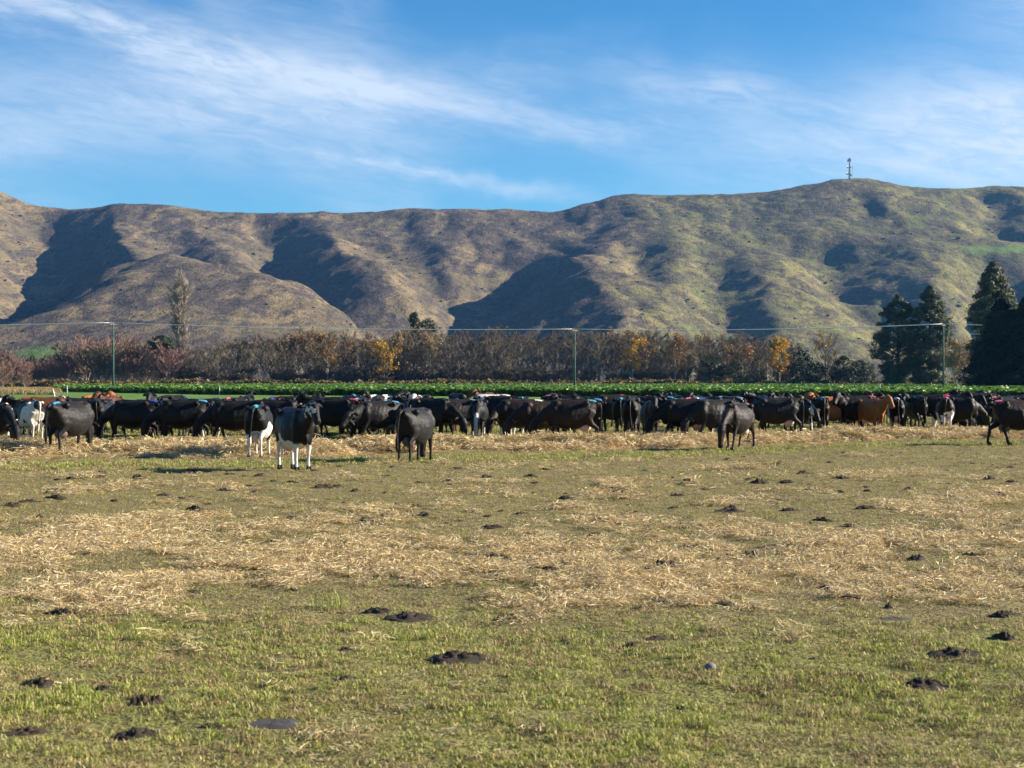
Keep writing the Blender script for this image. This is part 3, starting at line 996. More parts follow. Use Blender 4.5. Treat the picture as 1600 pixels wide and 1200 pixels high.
COAT = {
    'black': coat('black_coat', (0.0055, 0.005, 0.005), (0.010, 0.0085, 0.0075)),
    'blackb': coat('black_coat_pale_belly', (0.0055, 0.005, 0.005), (0.010, 0.0085, 0.0075), ['belly']),
    'brownblack': coat('brown_black_coat', (0.012, 0.0075, 0.0055), (0.030, 0.015, 0.009)),
    'ginger': coat('ginger_coat', (0.26, 0.085, 0.022), (0.36, 0.13, 0.035)),
    'red': coat('dark_red_brown_coat', (0.075, 0.028, 0.012), (0.12, 0.045, 0.018)),
    'friesian': coat('black_and_white_coat', (0.010, 0.010, 0.010), None, ['patches', 'legs']),
    'mostlywhite': coat('white_coat_black_spots', (0.010, 0.010, 0.010), None, ['patches', 'legs', 'flank']),
    'pinto': coat('black_coat_white_underside', (0.0055, 0.005, 0.005), (0.010, 0.0085, 0.0075), ['under', 'star']),
    'socks': coat('black_coat_white_legs', (0.0055, 0.005, 0.005), (0.010, 0.0085, 0.0075), ['legs', 'belly']),
    'whiteface': coat('black_coat_white_face', (0.0055, 0.005, 0.005), (0.010, 0.0085, 0.0075), ['face', 'socks']),
    'few': coat('black_coat_few_white_marks', (0.0055, 0.005, 0.005), (0.010, 0.0085, 0.0075), ['few', 'socks']),
    'grey': coat('dusty_grey_black_coat', (0.012, 0.0105, 0.010), (0.022, 0.018, 0.016)),
}
HOOF = simple('cow_hoof_horn', (0.030, 0.024, 0.018), 0.7)
UDDER = simple('pink_white_udder_skin', (0.52, 0.36, 0.27), 0.6, 0.3, 0.15, 6)
UDDERB = simple('dark_udder_skin', (0.10, 0.07, 0.055), 0.6, 0.3, 0.2, 6)
EYE = simple('dark_cow_eye', (0.006, 0.004, 0.004), 0.12, 0.5, 0.1)
PAINT = {
    'blue': simple('sky_blue_tail_paint', (0.06, 0.24, 0.42), 0.6, 0.3, 0.15),
    'navy': simple('navy_blue_tail_paint', (0.02, 0.045, 0.26), 0.6, 0.3, 0.15),
    'pink': simple('pink_tail_paint', (0.52, 0.10, 0.17), 0.6, 0.3, 0.12),
    'red': simple('red_tail_paint', (0.34, 0.045, 0.045), 0.6, 0.3, 0.12),
    'white': simple('white_tail_paint', (0.50, 0.51, 0.53), 0.6, 0.3, 0.08),
    'teal': simple('teal_tail_paint', (0.05, 0.25, 0.32), 0.6, 0.3, 0.12),
}
TAG = {'yellow': simple('yellow_ear_tag_plastic', (0.65, 0.45, 0.04), 0.4), 'red': simple('red_ear_tag_plastic', (0.6, 0.03, 0.03), 0.4)}


def rotz_about(p, a, cx=0.50):
    p = Vector(p)
    q = Matrix.Rotation(a, 3, 'Z') @ (p - Vector((cx, 0, 0)))
    return q + Vector((cx, 0, 0))


def torso_sections(dz=0.0):
    st = [(-0.80, 1.20, .10, .08), (-0.75, 1.12, .21, .17), (-0.62, 1.03, .315, .245), (-0.44, 0.955, .395, .295), (-0.20, 0.905, .44, .325),
          (0.04, 0.880, .455, .355), (0.26, 0.890, .435, .325), (0.46, 0.920, .395, .265), (0.62, 0.950, .33, .215), (0.74, 0.975, .23, .145), (0.80, 0.99, .12, .08)]
    return [(x * 0.95, z + dz, h, w) for x, z, h, w in st]


def build_cow(pose, turn=0.0, legs='square', seed=0):
    """returns dict of meshes for one pose: body and the parts, in cow space (x forward, z up)"""
    rs = random.Random(seed)
    mb = MB()
    lying = pose == 'lying'
    dz = -0.56 if lying else 0.0
    n = 18
    secs = torso_sections(dz)
    b0 = 0
    for (x, z, h, w) in secs:
        for k in range(n):
            a = 2 * math.pi * k / n
            s_, c_ = math.sin(a), math.cos(a)
            ww = w * (1 - 0.30 * max(0, s_) ** 2)
            y = ww * (abs(c_) ** 0.85) * (1 if c_ >= 0 else -1)
            mb.v.append((x, y, z + h * (abs(s_) ** 0.92) * (1 if s_ >= 0 else -1)))
    for i in range(len(secs) - 1):
        for k in range(n):
            k2 = (k + 1) % n
            mb.f.append((i * n + k, (i + 1) * n + k, (i + 1) * n + k2, i * n + k2))
    mb.f.append(tuple(range(n)))
    mb.f.append(tuple((len(secs) - 1) * n + k for k in range(n))[::-1])
    # hook and pin bones, withers
    for s in (-1, 1):
        mb.ball((-0.43, s * 0.235, 1.26 + dz), (.09, .085, .085))
        mb.ball((-0.78, s * 0.10, 1.215 + dz), (.07, .05, .07))
        mb.ball((0.46, s * 0.10, 1.22 + dz), (.15, .10, .12))
        mb.ball((0.52, s * 0.17, 0.98 + dz), (.14, .10, .20))
    mb.tube([(-0.76, 0, 1.315 + dz), (-0.4, 0, 1.345 + dz), (0.0, 0, 1.325 + dz), (0.40, 0, 1.335 + dz), (0.62, 0, 1.27 + dz)], [.03, .04, .04, .05, .07], 6)
    hooves = []
    rad_h = [(.15, .215), (.125, .175), (.082, .098), (.047, .066), (.036, .042), (.045, .05), (.05, .058)]
    rad_f = [(.105, .16), (.09, .125), (.062, .075), (.052, .056), (.035, .038), (.044, .047), (.05, .056)]
    if not lying:
        offs = {'square': ((0, 0), (0.05, -0.06)), 'step': ((0.16, -0.20), (-0.14, 0.22)), 'step2': ((-0.12, 0.14), (0.16, -0.10)), 'walk': ((0.26, -0.26), (-0.22, 0.28))}[legs]
        for i, s in enumerate((-1, 1)):
            d = offs[0][i]
            mb.tube([(-0.55, s * .13, 1.03), (-0.43 + d * .1, s * .185, .78), (-0.52 + d * .35, s * .17, .61), (-0.645 + d * .6, s * .155, .49),
                     (-0.62 + d * .85, s * .155, .27), (-0.61 + d * .97, s * .155, .12), (-0.585 + d, s * .155, .03)], rad_h, 10)
            hooves.append((-0.575 + d, s * .155))
            d = offs[1][i]
            mb.tube([(0.50, s * .15, .98), (0.43 + d * .1, s * .165, .74), (0.455 + d * .3, s * .16, .60), (0.47 + d * .55, s * .155, .42),
                     (0.465 + d * .85, s * .155, .25), (0.465 + d * .97, s * .155, .11), (0.485 + d, s * .155, .03)], rad_f, 10)
            hooves.append((0.495 + d, s * .155))
    else:
        for s in (-1, 1):
            mb.tube([(-0.50, s * .20, .42), (-0.22, s * .36, .26), (-0.30, s * .42, .12), (-0.52, s * .43, .08), (-0.30, s * .46, .055), (-0.14, s * .47, .045)],
                    [(.14, .20), (.11, .15), (.08, .09), (.06, .06), (.042, .042), (.05, .05)], 10)
            hooves.append((-0.10, s * .47))
            mb.tube([(0.50, s * .17, .40), (0.62, s * .22, .16), (0.82, s * .22, .09), (0.72, s * .25, .05), (0.56, s * .26, .045)],
                    [(.11, .15), (.08, .09), (.055, .06), (.042, .045), (.05, .05)], 10)
            hooves.append((0.53, s * .26))
    # neck and head
    if pose == 'graze':
        nk = [((0.46, 0, 1.04), (.19, .28)), ((0.76, 0, .93), (.13, .20)), ((0.98, 0, .77), (.10, .145)), ((1.07, 0, .69), (.095, .12))]
        hd = [((1.03, 0, .755), (.085, .10)), ((1.10, 0, .68), (.125, .13)), ((1.145, 0, .56), (.130, .150)), ((1.175, 0, .39), (.090, .118)),
              ((1.195, 0, .23), (.076, .092)), ((1.205, 0, .135), (.088, .09)), ((1.208, 0, .07), (.066, .066))]
        ear, ez, ed = (1.035, .10, .74), .0, Vector((-.25, 1, -.05))
        eyep = (1.165, .118, .56)
    elif pose == 'low':
        nk = [((0.48, 0, 1.01), (.20, .33)), ((0.80, 0, .97), (.145, .26)), ((1.00, 0, .91), (.115, .20)), ((1.10, 0, .87), (.105, .16))]
        hd = [((1.07, 0, .96), (.085, .10)), ((1.16, 0, .91), (.125, .135)), ((1.24, 0, .84), (.130, .150)), ((1.34, 0, .72), (.092, .120)),
              ((1.42, 0, .61), (.078, .095)), ((1.46, 0, .55), (.088, .09)), ((1.475, 0, .51), (.066, .066))]
        ear, ez, ed = (1.08, .10, .955), .0, Vector((-.25, 1, .05))
        eyep = (1.27, .118, .86)
    else:
        up = (-0.50 if lying else 0.0)
        nk = [((0.48, 0, 1.03 + up), (.20, .33)), ((0.74, 0, 1.12 + up), (.145, .255)), ((0.90, 0, 1.23 + up), (.115, .195)), ((1.00, 0, 1.32 + up), (.10, .15))]
        hd = [((0.95, 0, 1.43 + up), (.085, .10)), ((1.05, 0, 1.415 + up), (.125, .135)), ((1.15, 0, 1.35 + up), (.130, .155)), ((1.265, 0, 1.225 + up), (.092, .125)),
              ((1.355, 0, 1.12 + up), (.078, .098)), ((1.40, 0, 1.065 + up), (.088, .092)), ((1.42, 0, 1.03 + up), (.066, .066))]
        ear, ez, ed = (0.97, .10, 1.425 + up), .0, Vector((-.30, 1, .02))
        eyep = (1.17, .120, 1.38 + up)
    base_x = 0.50
    L = 0.45
    tr = lambda p: rotz_about(p, turn * min(1, max(0, (p[0] - base_x) / L)) ** 0.8)
    mb.ball((0.62, 0, .72 + dz), (.14, .10, .18))
    # neck is a deep ellipse: width is the first radius
    mb.tube([tr(p) for p, r in nk], [r for p, r in nk], 12)
    mb.tube([tr(p) for p, r in hd], [r for p, r in hd], 12)
    me = mb.mesh('cow_body_raw')
    o = bpy.data.objects.new('cow_body_raw', me)
    C.objects.link(o)
    md = o.modifiers.new('r', 'REMESH')
    md.mode = 'VOXEL'
    md.voxel_size = 0.026
    md.use_smooth_shade = True
    sm = o.modifiers.new('s', 'SMOOTH')
    sm.factor, sm.iterations = 0.5, 5
    dg = bpy.context.evaluated_depsgraph_get()
    body = bpy.data.meshes.new_from_object(o.evaluated_get(dg))
    bpy.data.objects.remove(o)
    body.name = 'cow_body'
    body.polygons.foreach_set('use_smooth', [True] * len(body.polygons))
    body.materials.clear()
    body.materials.append(COAT['black'])
    bm = bmesh.new()
    bm.from_mesh(body)
    bv = BVHTree.FromBMesh(bm)
    bm.free()
    out = {'body': [body]}
    # ears: leaf shaped cups
    ears, eyes, tags = [], [], []
    for s in (-1, 1):
        e = MB()
        p = Vector((ear[0], s * ear[1], ear[2]))
        d = Vector((ed.x, s * ed.y, ed.z)).normalized()
        upv = Vector((0.25, 0, 1)).normalized()
        wv = d.cross(upv).normalized()
        for i, (t_, hw) in enumerate(((0, .022), (.05, .05), (.11, .062), (.16, .045), (.205, .008))):
            c = p + d * t_ - Vector((0, 0, t_ * t_ * 1.2))
            vv = wv.cross(d)
            for q, off in ((vv * hw, .0), (Vector((0, 0, 0)), .022), (-vv * hw, .0), (Vector((0, 0, 0)), -.004)):
                e.v.append(tuple(tr(c + q + wv * off * (1 if s > 0 else -1))))
        for i in range(4):
            for k in range(4):
                k2 = (k + 1) % 4
                e.f.append((i * 4 + k, i * 4 + k2, (i + 1) * 4 + k2, (i + 1) * 4 + k))
        e.f.append((3, 2, 1, 0))
        e.f.append((16, 17, 18, 19))
        ears.append(e.mesh('cow_ear', [COAT['black']]))
        y = MB()
        ep = tr(Vector((eyep[0], s * (eyep[1] - .004), eyep[2])))
        y.ball(ep, .021, 8, 6)
        eyes.append(y.mesh('cow_eye', [EYE]))
        t2 = MB()
        t2.box(tr(p + d * .10 + Vector((0.02, s * .0, -.06))), (.012, .05, .065), turn)
        tags.append(t2.mesh('cow_ear_tag', [TAG['yellow']], False))
    out['ear'], out['eye'], out['ear_tag'] = ears, eyes, tags
    # hooves
    hs = []
    for hx_, hy_ in hooves:
        h = MB()
        for s in (-1, 1):
            h.tube([(hx_ + .0, hy_ + s * .026, 0.075), (hx_ + .022, hy_ + s * .03, 0.03), (hx_ + .035, hy_ + s * .03, -0.012)], [(.026, .05), (.031, .06), (.032, .066)], 8)
        hs.append(h.mesh('cow_hoof', [HOOF]))
    out['hoof'] = hs
    # udder with teats
    if not lying:
        u = MB()
        u.ball((-0.40, 0, 0.53), (.19, .165, .145), 14, 9)
        for sx_ in (-.10, .09):
            for s in (-1, 1):
                u.tube([(-0.40 + sx_, s * .075, .42), (-0.40 + sx_, s * .08, .36)], [.022, .015], 6)
        out['udder'] = [u.mesh('cow_udder', [UDDER])]
    # tail with its switch
    t = MB()
    sw = rs.uniform(-.06, .06)
    if lying:
        t.tube([(-0.80, 0, .74), (-0.90, 0.02, .60), (-0.93, .06, .32), (-0.88, .14, .06), (-0.80, .26, .04)], [.045, .034, .024, .03, .012], 7)
    else:
        t.tube([(-0.78, 0, 1.30), (-0.87, sw * .2, 1.23), (-0.905, sw * .5, 1.02), (-0.90, sw, .74), (-0.885, sw * 1.4, .56), (-0.87, sw * 1.5, .40), (-0.865, sw * 1.5, .27)],
               [.045, .038, .026, .020, .038, .042, .010], 7)
    out['tail'] = [t.mesh('cow_tail', [COAT['black']])]
    # tail paint: a ragged strip lying on the rump, following the body
    vs, fs = [], []
    nx, ny = 10, 5
    for i in range(nx):
        for j in range(ny):
            x = -0.79 + 0.30 * i / (nx - 1)
            y = (j / (ny - 1) - .5) * (0.17 + .03 * math.sin(i * 2.1 + seed))
            hit = bv.ray_cast(Vector((x, y, 2.2 + dz)), Vector((0, 0, -1)))
            z = hit[0].z if hit[0] is not None else 1.2 + dz
            vs.append((x, y, z + .007))
    for i in range(nx - 1):
        for j in range(ny - 1):
            a = i * ny + j
            fs.append((a, a + ny, a + ny + 1, a + 1))
    out['tail_paint'] = [mesh_from('cow_tail_paint', vs, fs, [PAINT['blue']])]
    return out


POSES = {
    'graze': build_cow('graze', 0.0, 'step', 1),
    'graze_l': build_cow('graze', R(32), 'square', 2),
    'graze_r': build_cow('graze', R(-32), 'step2', 3),
    'low': build_cow('low', R(12), 'walk', 4),
    'stand': build_cow('stand', 0.0, 'square', 5),
    'stand_l': build_cow('stand', R(48), 'step', 6),
    'stand_r': build_cow('stand', R(-48), 'step2', 7),
    'lying': build_cow('lying', R(-25), 'square', 8),
}
PROTO = {}


def set_mat(o, m_):
    o.material_slots[0].link = 'OBJECT'
    o.material_slots[0].material = m_


def make_cow(pose, ct, paint, loc, rz, scale, udder='pale', tagc=None, painted=True):
    root = empty('cow', loc, rz, scale)
    P = POSES[pose]
    pale = ct in ('friesian', 'mostlywhite', 'socks', 'ginger', 'red', 'blackb')
    for part, meshes in P.items():
        if part == 'tail_paint' and not paint:
            continue
        if part == 'ear_tag' and not tagc:
            continue
        for k, me in enumerate(meshes):
            if part == 'ear_tag' and k == 0:
                continue
            o = link(part, me, root)
            if part in ('body', 'ear', 'tail'):
                set_mat(o, COAT[ct])
            elif part == 'udder':
                set_mat(o, UDDER if udder == 'pale' else UDDERB)
            elif part == 'tail_paint':
                set_mat(o, PAINT[paint])
            elif part == 'ear_tag':
                set_mat(o, TAG[tagc])
    return root


# px, py of the feet in the photo, heading (0 right, 90 away, 180 left, 270 towards us), pose, coat, paint, udder, tag, label, short name
COWS = [
    (-4, 704, 312, 'graze', 'black', 'blue', 'dark', None, 'black cow with light blue back paint grazing at the left edge of the herd', 'the left edge grazing cow'),
    (47, 688, 128, 'graze_l', 'mostlywhite', None, 'pale', None, 'black and white patched cow seen from behind near the left edge of the herd', 'the black and white patched cow'),
    (90, 692, 118, 'graze', 'black', None, 'dark', 'red', 'black cow grazing left of the grey flanked cow, red tag in its ear', 'the black cow beside the patched one'),
    (112, 709, 62, 'graze_l', 'grey', 'blue', 'dark', None, 'grey flanked black cow with blue paint, rump turned towards the hay at the left', 'the grey flanked cow at the left'),
    (152, 687, 100, 'graze', 'black', None, 'dark', None, 'black cow in shade right behind the grey flanked cow at the left', 'the shaded black cow at the left'),
    (210, 693, 172, 'graze', 'black', 'navy', 'dark', None, 'black cow with navy blue tail paint grazing to the left of the ribbed cow', 'the navy painted black cow'),
    (286, 694, 183, 'graze', 'black', 'blue', 'pale', None, 'black cow with ribs showing, white udder and blue tail paint, grazing leftwards', 'the ribbed cow with white udder'),
    (322, 688, 150, 'low', 'few', None, 'pale', None, 'black cow with white marks on its legs behind the ribbed cow', 'the white legged cow behind the ribbed cow'),
    (368, 695, 186, 'graze', 'black', None, 'dark', None, 'glossy black cow grazing leftwards, left of the cow with white hind legs', 'the glossy black grazing cow'),
    (405, 713, 88, 'graze_l', 'socks', 'teal', 'pale', None, 'cow seen from the rear with white hind legs, white udder and teal tail paint', 'the cow showing white hind legs'),
    (432, 697, 352, 'graze', 'black', None, 'dark', 'red', 'black cow with a red ear tag grazing just behind the nearest white legged cow', 'the red tagged cow'),
    (461, 734, 297, 'stand', 'pinto', 'pink', 'pale', None, 'nearest cow, black with white belly and legs, standing head up in front of the hay', 'the nearest white legged cow'),
    (524, 687, 172, 'stand', 'black', 'red', 'dark', None, 'black cow standing side on to the right of the nearest white legged cow', 'the black cow standing side on'),
    (596, 662, 40, 'stand_r', 'mostlywhite', None, 'pale', None, 'mostly white cow with black spots standing out behind the black cows', 'the mostly white cow'),
    (592, 690, 212, 'low', 'grey', 'blue', 'dark', None, 'black cow with grey speckled face and blue paint, head held low to the left', 'the speckled faced cow'),
    (650, 721, 66, 'graze_l', 'grey', None, 'dark', None, 'dusty black cow standing square, hind end towards us, in front of the hay', 'the dusty cow standing square'),
    (676, 690, 330, 'graze', 'black', 'pink', 'dark', None, 'black cow grazing to the right behind the dusty cow that stands square', 'the black cow behind the dusty one'),
    (714, 676, 95, 'graze', 'red', None, 'dark', None, 'dark reddish brown cow standing between two black grazing cows in the middle', 'the reddish brown cow'),
    (747, 688, 268, 'graze', 'whiteface', None, 'dark', None, 'black cow facing us with its head down in the hay, pale stripe on its neck', 'the cow facing us head down'),
    (812, 690, 190, 'graze_l', 'brownblack', 'white', 'dark', None, 'brownish black cow grazing leftwards at the hay, white paint along its rump', 'the white painted grazing cow'),
    (846, 692, 196, 'graze', 'brownblack', None, 'dark', None, 'brownish black cow wedged between two others grazing leftwards at the hay', 'the wedged brownish cow'),
    (893, 695, 184, 'graze', 'brownblack', 'teal', 'pale', None, 'dark brown cow with teal paint and a small pale udder, hind legs stretched back', 'the dark brown cow with stretched legs'),
    (934, 668, 175, 'stand', 'black', 'white', 'dark', None, 'black cow further back with a white painted rump right of the stretched legged cow', 'the white rumped cow further back'),
    (962, 677, 188, 'graze', 'grey', None, 'dark', None, 'greyish black cow grazing with its muzzle just off the grass in mid herd', 'the greyish mid herd cow'),
    (988, 685, 80, 'graze_r', 'black', None, 'dark', None, 'jet black cow with its broad rump to us beside the cow that looks out', 'the jet black broad rumped cow'),
    (1016, 688, 272, 'stand', 'grey', 'red', 'dark', None, 'grey faced black cow looking straight at us over the hay with its head up', 'the grey faced cow looking at us'),
    (1070, 690, 184, 'graze', 'black', 'navy', 'pale', None, 'big black cow with navy paint and pale udder standing side on at the hay', 'the big navy painted cow'),
    (1118, 690, 205, 'graze', 'grey', None, 'dark', None, 'grey streaked black cow behind the near cow with the pink paint', 'the grey streaked cow'),
    (1153, 702, 238, 'graze', 'brownblack', 'pink', 'pale', None, 'near brown black cow with pink paint and white udder, head down towards us', 'the near pink painted brown cow'),
    (1214, 684, 178, 'graze', 'grey', None, 'pale', None, 'dark grey cow with pale udder and one white foreleg grazing leftwards', 'the dark grey cow with one white leg'),
    (1254, 679, 276, 'low', 'whiteface', None, 'dark', None, 'black cow with a white face stripe and lowered head left of the ginger cow', 'the white striped face'),
    (1278, 677, 95, 'stand', 'brownblack', 'blue', 'dark', None, 'dark brown cow standing tight against the left side of the ginger cow', 'the dark brown cow by the ginger one'),
    (1303, 676, 206, 'stand', 'ginger', None, 'pale', None, 'bright ginger cow with its head up among the black cows', 'the bright ginger cow'),
    (1338, 676, 190, 'stand_l', 'black', 'red', 'dark', None, 'tall black cow standing between the ginger cow and the orange faced cow', 'the tall black cow between the ginger ones'),
    (1362, 677, 292, 'stand', 'ginger', None, 'pale', None, 'ginger cow with dark chest facing us, right of the tall black cow', 'the ginger cow facing us'),
    (1400, 675, 82, 'stand_r', 'few', 'white', 'pale', None, 'black cow with white rump marks seen from the rear, right of the ginger ones', 'the white marked rear'),
    (1430, 674, 98, 'graze', 'grey', None, 'dark', None, 'grey black cow seen from the rear with its tail hanging straight', 'the straight tailed rear'),
    (1477, 678, 78, 'graze_l', 'socks', 'pink', 'pale', None, 'wide black cow at the right seen from the rear, white udder and hind legs', 'the wide white uddered rear'),
    (1512, 672, 12, 'lying', 'black', 'navy', 'dark', None, 'black cow lying on the grass with blue paint on its side', 'the lying cow'),
    (1530, 662, 178, 'stand', 'brownblack', None, 'dark', None, 'dark cow with a brown hind end standing behind the lying cow', 'the brown ended cow behind the lying one'),
    (1455, 667, 172, 'graze', 'black', 'red', 'dark', None, 'black cow side on behind the straight tailed and the wide rears at the right', 'the side on cow at the right'),
    (1500, 661, 5, 'stand', 'black', 'pink', 'dark', None, 'black cow standing behind the lying cow, facing right, pink paint on its rump', 'the pink rumped cow behind the lying one'),
    (1556, 668, 100, 'graze', 'few', 'white', 'dark', None, 'white marked black cow turned away, left of the pink painted cow at the right edge', 'the white marked cow near the right edge'),
    (1590, 696, 4, 'low', 'brownblack', 'pink', 'dark', None, 'dark brown cow with pink tail paint walking out at the right edge of the herd', 'the pink painted cow at the right edge'),
]
placed = []
rs = random.Random(41)
GRP = 'dairy cows of the herd along the hay'
shorts = []
labels = set()
for (px, py, hd_, pose, ct, paint, ud, tg, lab, short) in COWS:
    x, y = gp(px, py)
    a = R(hd_)
    sc = rs.uniform(0.97, 1.04)
    o = make_cow(pose, ct, paint, (x, y, gh(x, y) - 0.005), a, sc, ud, tg)
    tag(o, lab, 'cow', GRP)
    labels.add(lab)
    placed.append((x, y, a))
    shorts.append((px, short))


def clash(x, y, a):
    ux, uy = math.cos(a), math.sin(a)
    for (qx, qy, qa) in placed:
        if abs(qx - x) > 2.6 or abs(qy - y) > 2.6:
            continue
        vx, vy = math.cos(qa), math.sin(qa)
        for t1 in (-0.6, 0, 0.6, 1.05):
            for t2 in (-0.6, 0, 0.6, 1.05):
                if math.hypot(x + ux * t1 - qx - vx * t2, y + uy * t1 - qy - vy * t2) < 0.66:
                    return True
    return False


HEADS = {180: 'facing left', 0: 'facing right', 90: 'turned away', 270: 'facing us'}
CN = {'black': 'black', 'blackb': 'black', 'brownblack': 'brownish black', 'red': 'red brown', 'ginger': 'ginger', 'few': 'white marked black', 'grey': 'greyish black', 'friesian': 'black and white'}
count = 0
for row, (d0, d1, step) in enumerate(((57.5, 61, 1.35), (62.5, 66, 1.3), (68, 72, 1.45), (74, 79, 1.6))):
    x = -0.335 * d0 - 0.3
    while x < 0.34 * d1:
        x += step * rs.uniform(0.6, 1.15)
        px_c = 800 + x / d0 * FPX
        dd = rs.uniform(d0, d1) + (2.0 if px_c > 1000 else 0)
        if row == 0 and hay_far(x) > dd - 1.5:
            dd = hay_far(x) + rs.uniform(1.2, 3.5)
        base = rs.choice([180, 180, 0, 90, 90, 90, 270, 270])
        a = R(base + rs.uniform(-32, 32))
        if row == 3 and px_c < 640:
            continue
        if clash(x, dd, a):
            continue
        ct = rs.choices(['black', 'brownblack', 'grey', 'red', 'few', 'friesian', 'blackb', 'ginger'], [46, 16, 10, 6, 10, 6, 8, 2.5])[0]
        paint = rs.choices([None, 'blue', 'pink', 'red', 'teal', 'white', 'navy'], [30, 16, 13, 14, 8, 7, 6])[0]
        pose = rs.choice(['graze', 'graze_l', 'graze_r', 'stand', 'low', 'graze', 'stand_l'] if row < 2 else ['stand', 'low', 'graze', 'stand_r'])
        px = 800 + x / dd * FPX
        near = sorted(shorts, key=lambda s: abs(s[0] - px))
        rowname = ('just behind', 'second row behind', 'third row behind', 'far row behind')[row]
        pn = f' with {paint} paint' if paint else ''
        lab = None
        for q in near[:14]:
            cand = f"{CN[ct]} cow{pn} {HEADS[base]}, {rowname} {q[1]}"
            if len(cand.split()) > 16:
                cand = f"{CN[ct]} cow{pn}, {rowname} {q[1]}"
            if cand not in labels and len(cand.split()) <= 16:
                lab = cand
                break
        if lab is None:
            continue
        labels.add(lab)
        o = make_cow(pose, ct, paint, (x, dd, gh(x, dd) - 0.005), a, rs.uniform(0.94, 1.05), 'pale' if rs.random() < .4 else 'dark')
        tag(o, lab, 'cow', GRP)
        placed.append((x, dd, a))
        count += 1
print('cows', len(placed))

# ------------------------------------------------------------------ trees
BARK = simple('grey_brown_bark', (0.27, 0.235, 0.195), 0.9, 0.1, 0.35, 3)
BARKD = simple('dark_wet_bark', (0.055, 0.045, 0.038), 0.9, 0.1, 0.35, 3)


def twig_mat(name, cols):
    m_, gg, b = mat(name)
    oi = gg.new('ShaderNodeObjectInfo')
    ge = gg.new('ShaderNodeNewGeometry')
    r = gg.m('FRACT', gg.m('ADD', gg.m('MULTIPLY', oi.outputs['Random'], 1.0), gg.m('MULTIPLY', ge.outputs['Random Per Island'], 0.35)))
    ramp = gg.new('ShaderNodeValToRGB')
    els = ramp.color_ramp.elements
    while len(els) < len(cols):
        els.new(0.5)
    for i, c in enumerate(cols):
        els[i].position = i / (len(cols) - 1)
        els[i].color = (*c, 1)
    gg.l.new(r, ramp.inputs[0])
    gg.l.new(ramp.outputs[0], b.inputs['Base Color'])
    b.inputs['Roughness'].default_value = 0.85
    b.inputs['Specular IOR Level'].default_value = 0.1
    return m_


TWIG = twig_mat('grey_brown_twigs', [(0.10, 0.082, 0.068), (0.14, 0.115, 0.088), (0.19, 0.14, 0.098), (0.16, 0.135, 0.072), (0.14, 0.105, 0.088), (0.11, 0.092, 0.060)])
TWIGR = twig_mat('reddish_willow_twigs', [(0.24, 0.14, 0.115), (0.31, 0.18, 0.145), (0.25, 0.165, 0.12), (0.20, 0.13, 0.11)])
TWIGP = twig_mat('pale_poplar_twigs', [(0.30, 0.255, 0.21), (0.36, 0.31, 0.25)])
GOLD = leafy('golden_autumn_leaves', [(0.40, 0.22, 0.03), (0.58, 0.35, 0.04), (0.48, 0.26, 0.03), (0.28, 0.19, 0.04)], 0.6, 0.3, 0.2)
ORNG = leafy('rusty_orange_leaves', [(0.20, 0.10, 0.03), (0.30, 0.155, 0.04), (0.25, 0.14, 0.05)], 0.6, 0.3, 0.2)
PALEY = leafy('pale_straw_coloured_leaves', [(0.32, 0.21, 0.09), (0.40, 0.27, 0.11), (0.28, 0.20, 0.10)], 0.7, 0.3, 0.2)
OLIVE = leafy('dull_olive_leaves', [(0.030, 0.042, 0.016), (0.055, 0.068, 0.024), (0.085, 0.085, 0.034)], 0.6, 0.2, 0.2)
DARKG = leafy('dark_evergreen_leaves', [(0.010, 0.020, 0.009), (0.018, 0.032, 0.013), (0.028, 0.042, 0.017)], 0.6, 0.12, 0.25)
EUCA = leafy('grey_green_evergreen_leaves', [(0.024, 0.040, 0.016), (0.050, 0.070, 0.026), (0.085, 0.095, 0.036), (0.115, 0.10, 0.042)], 0.55, 0.2, 0.3)
MATC = leafy('blackish_conifer_sprays', [(0.007, 0.014, 0.008), (0.012, 0.022, 0.010), (0.020, 0.032, 0.014)], 0.65, 0.1, 0.2)


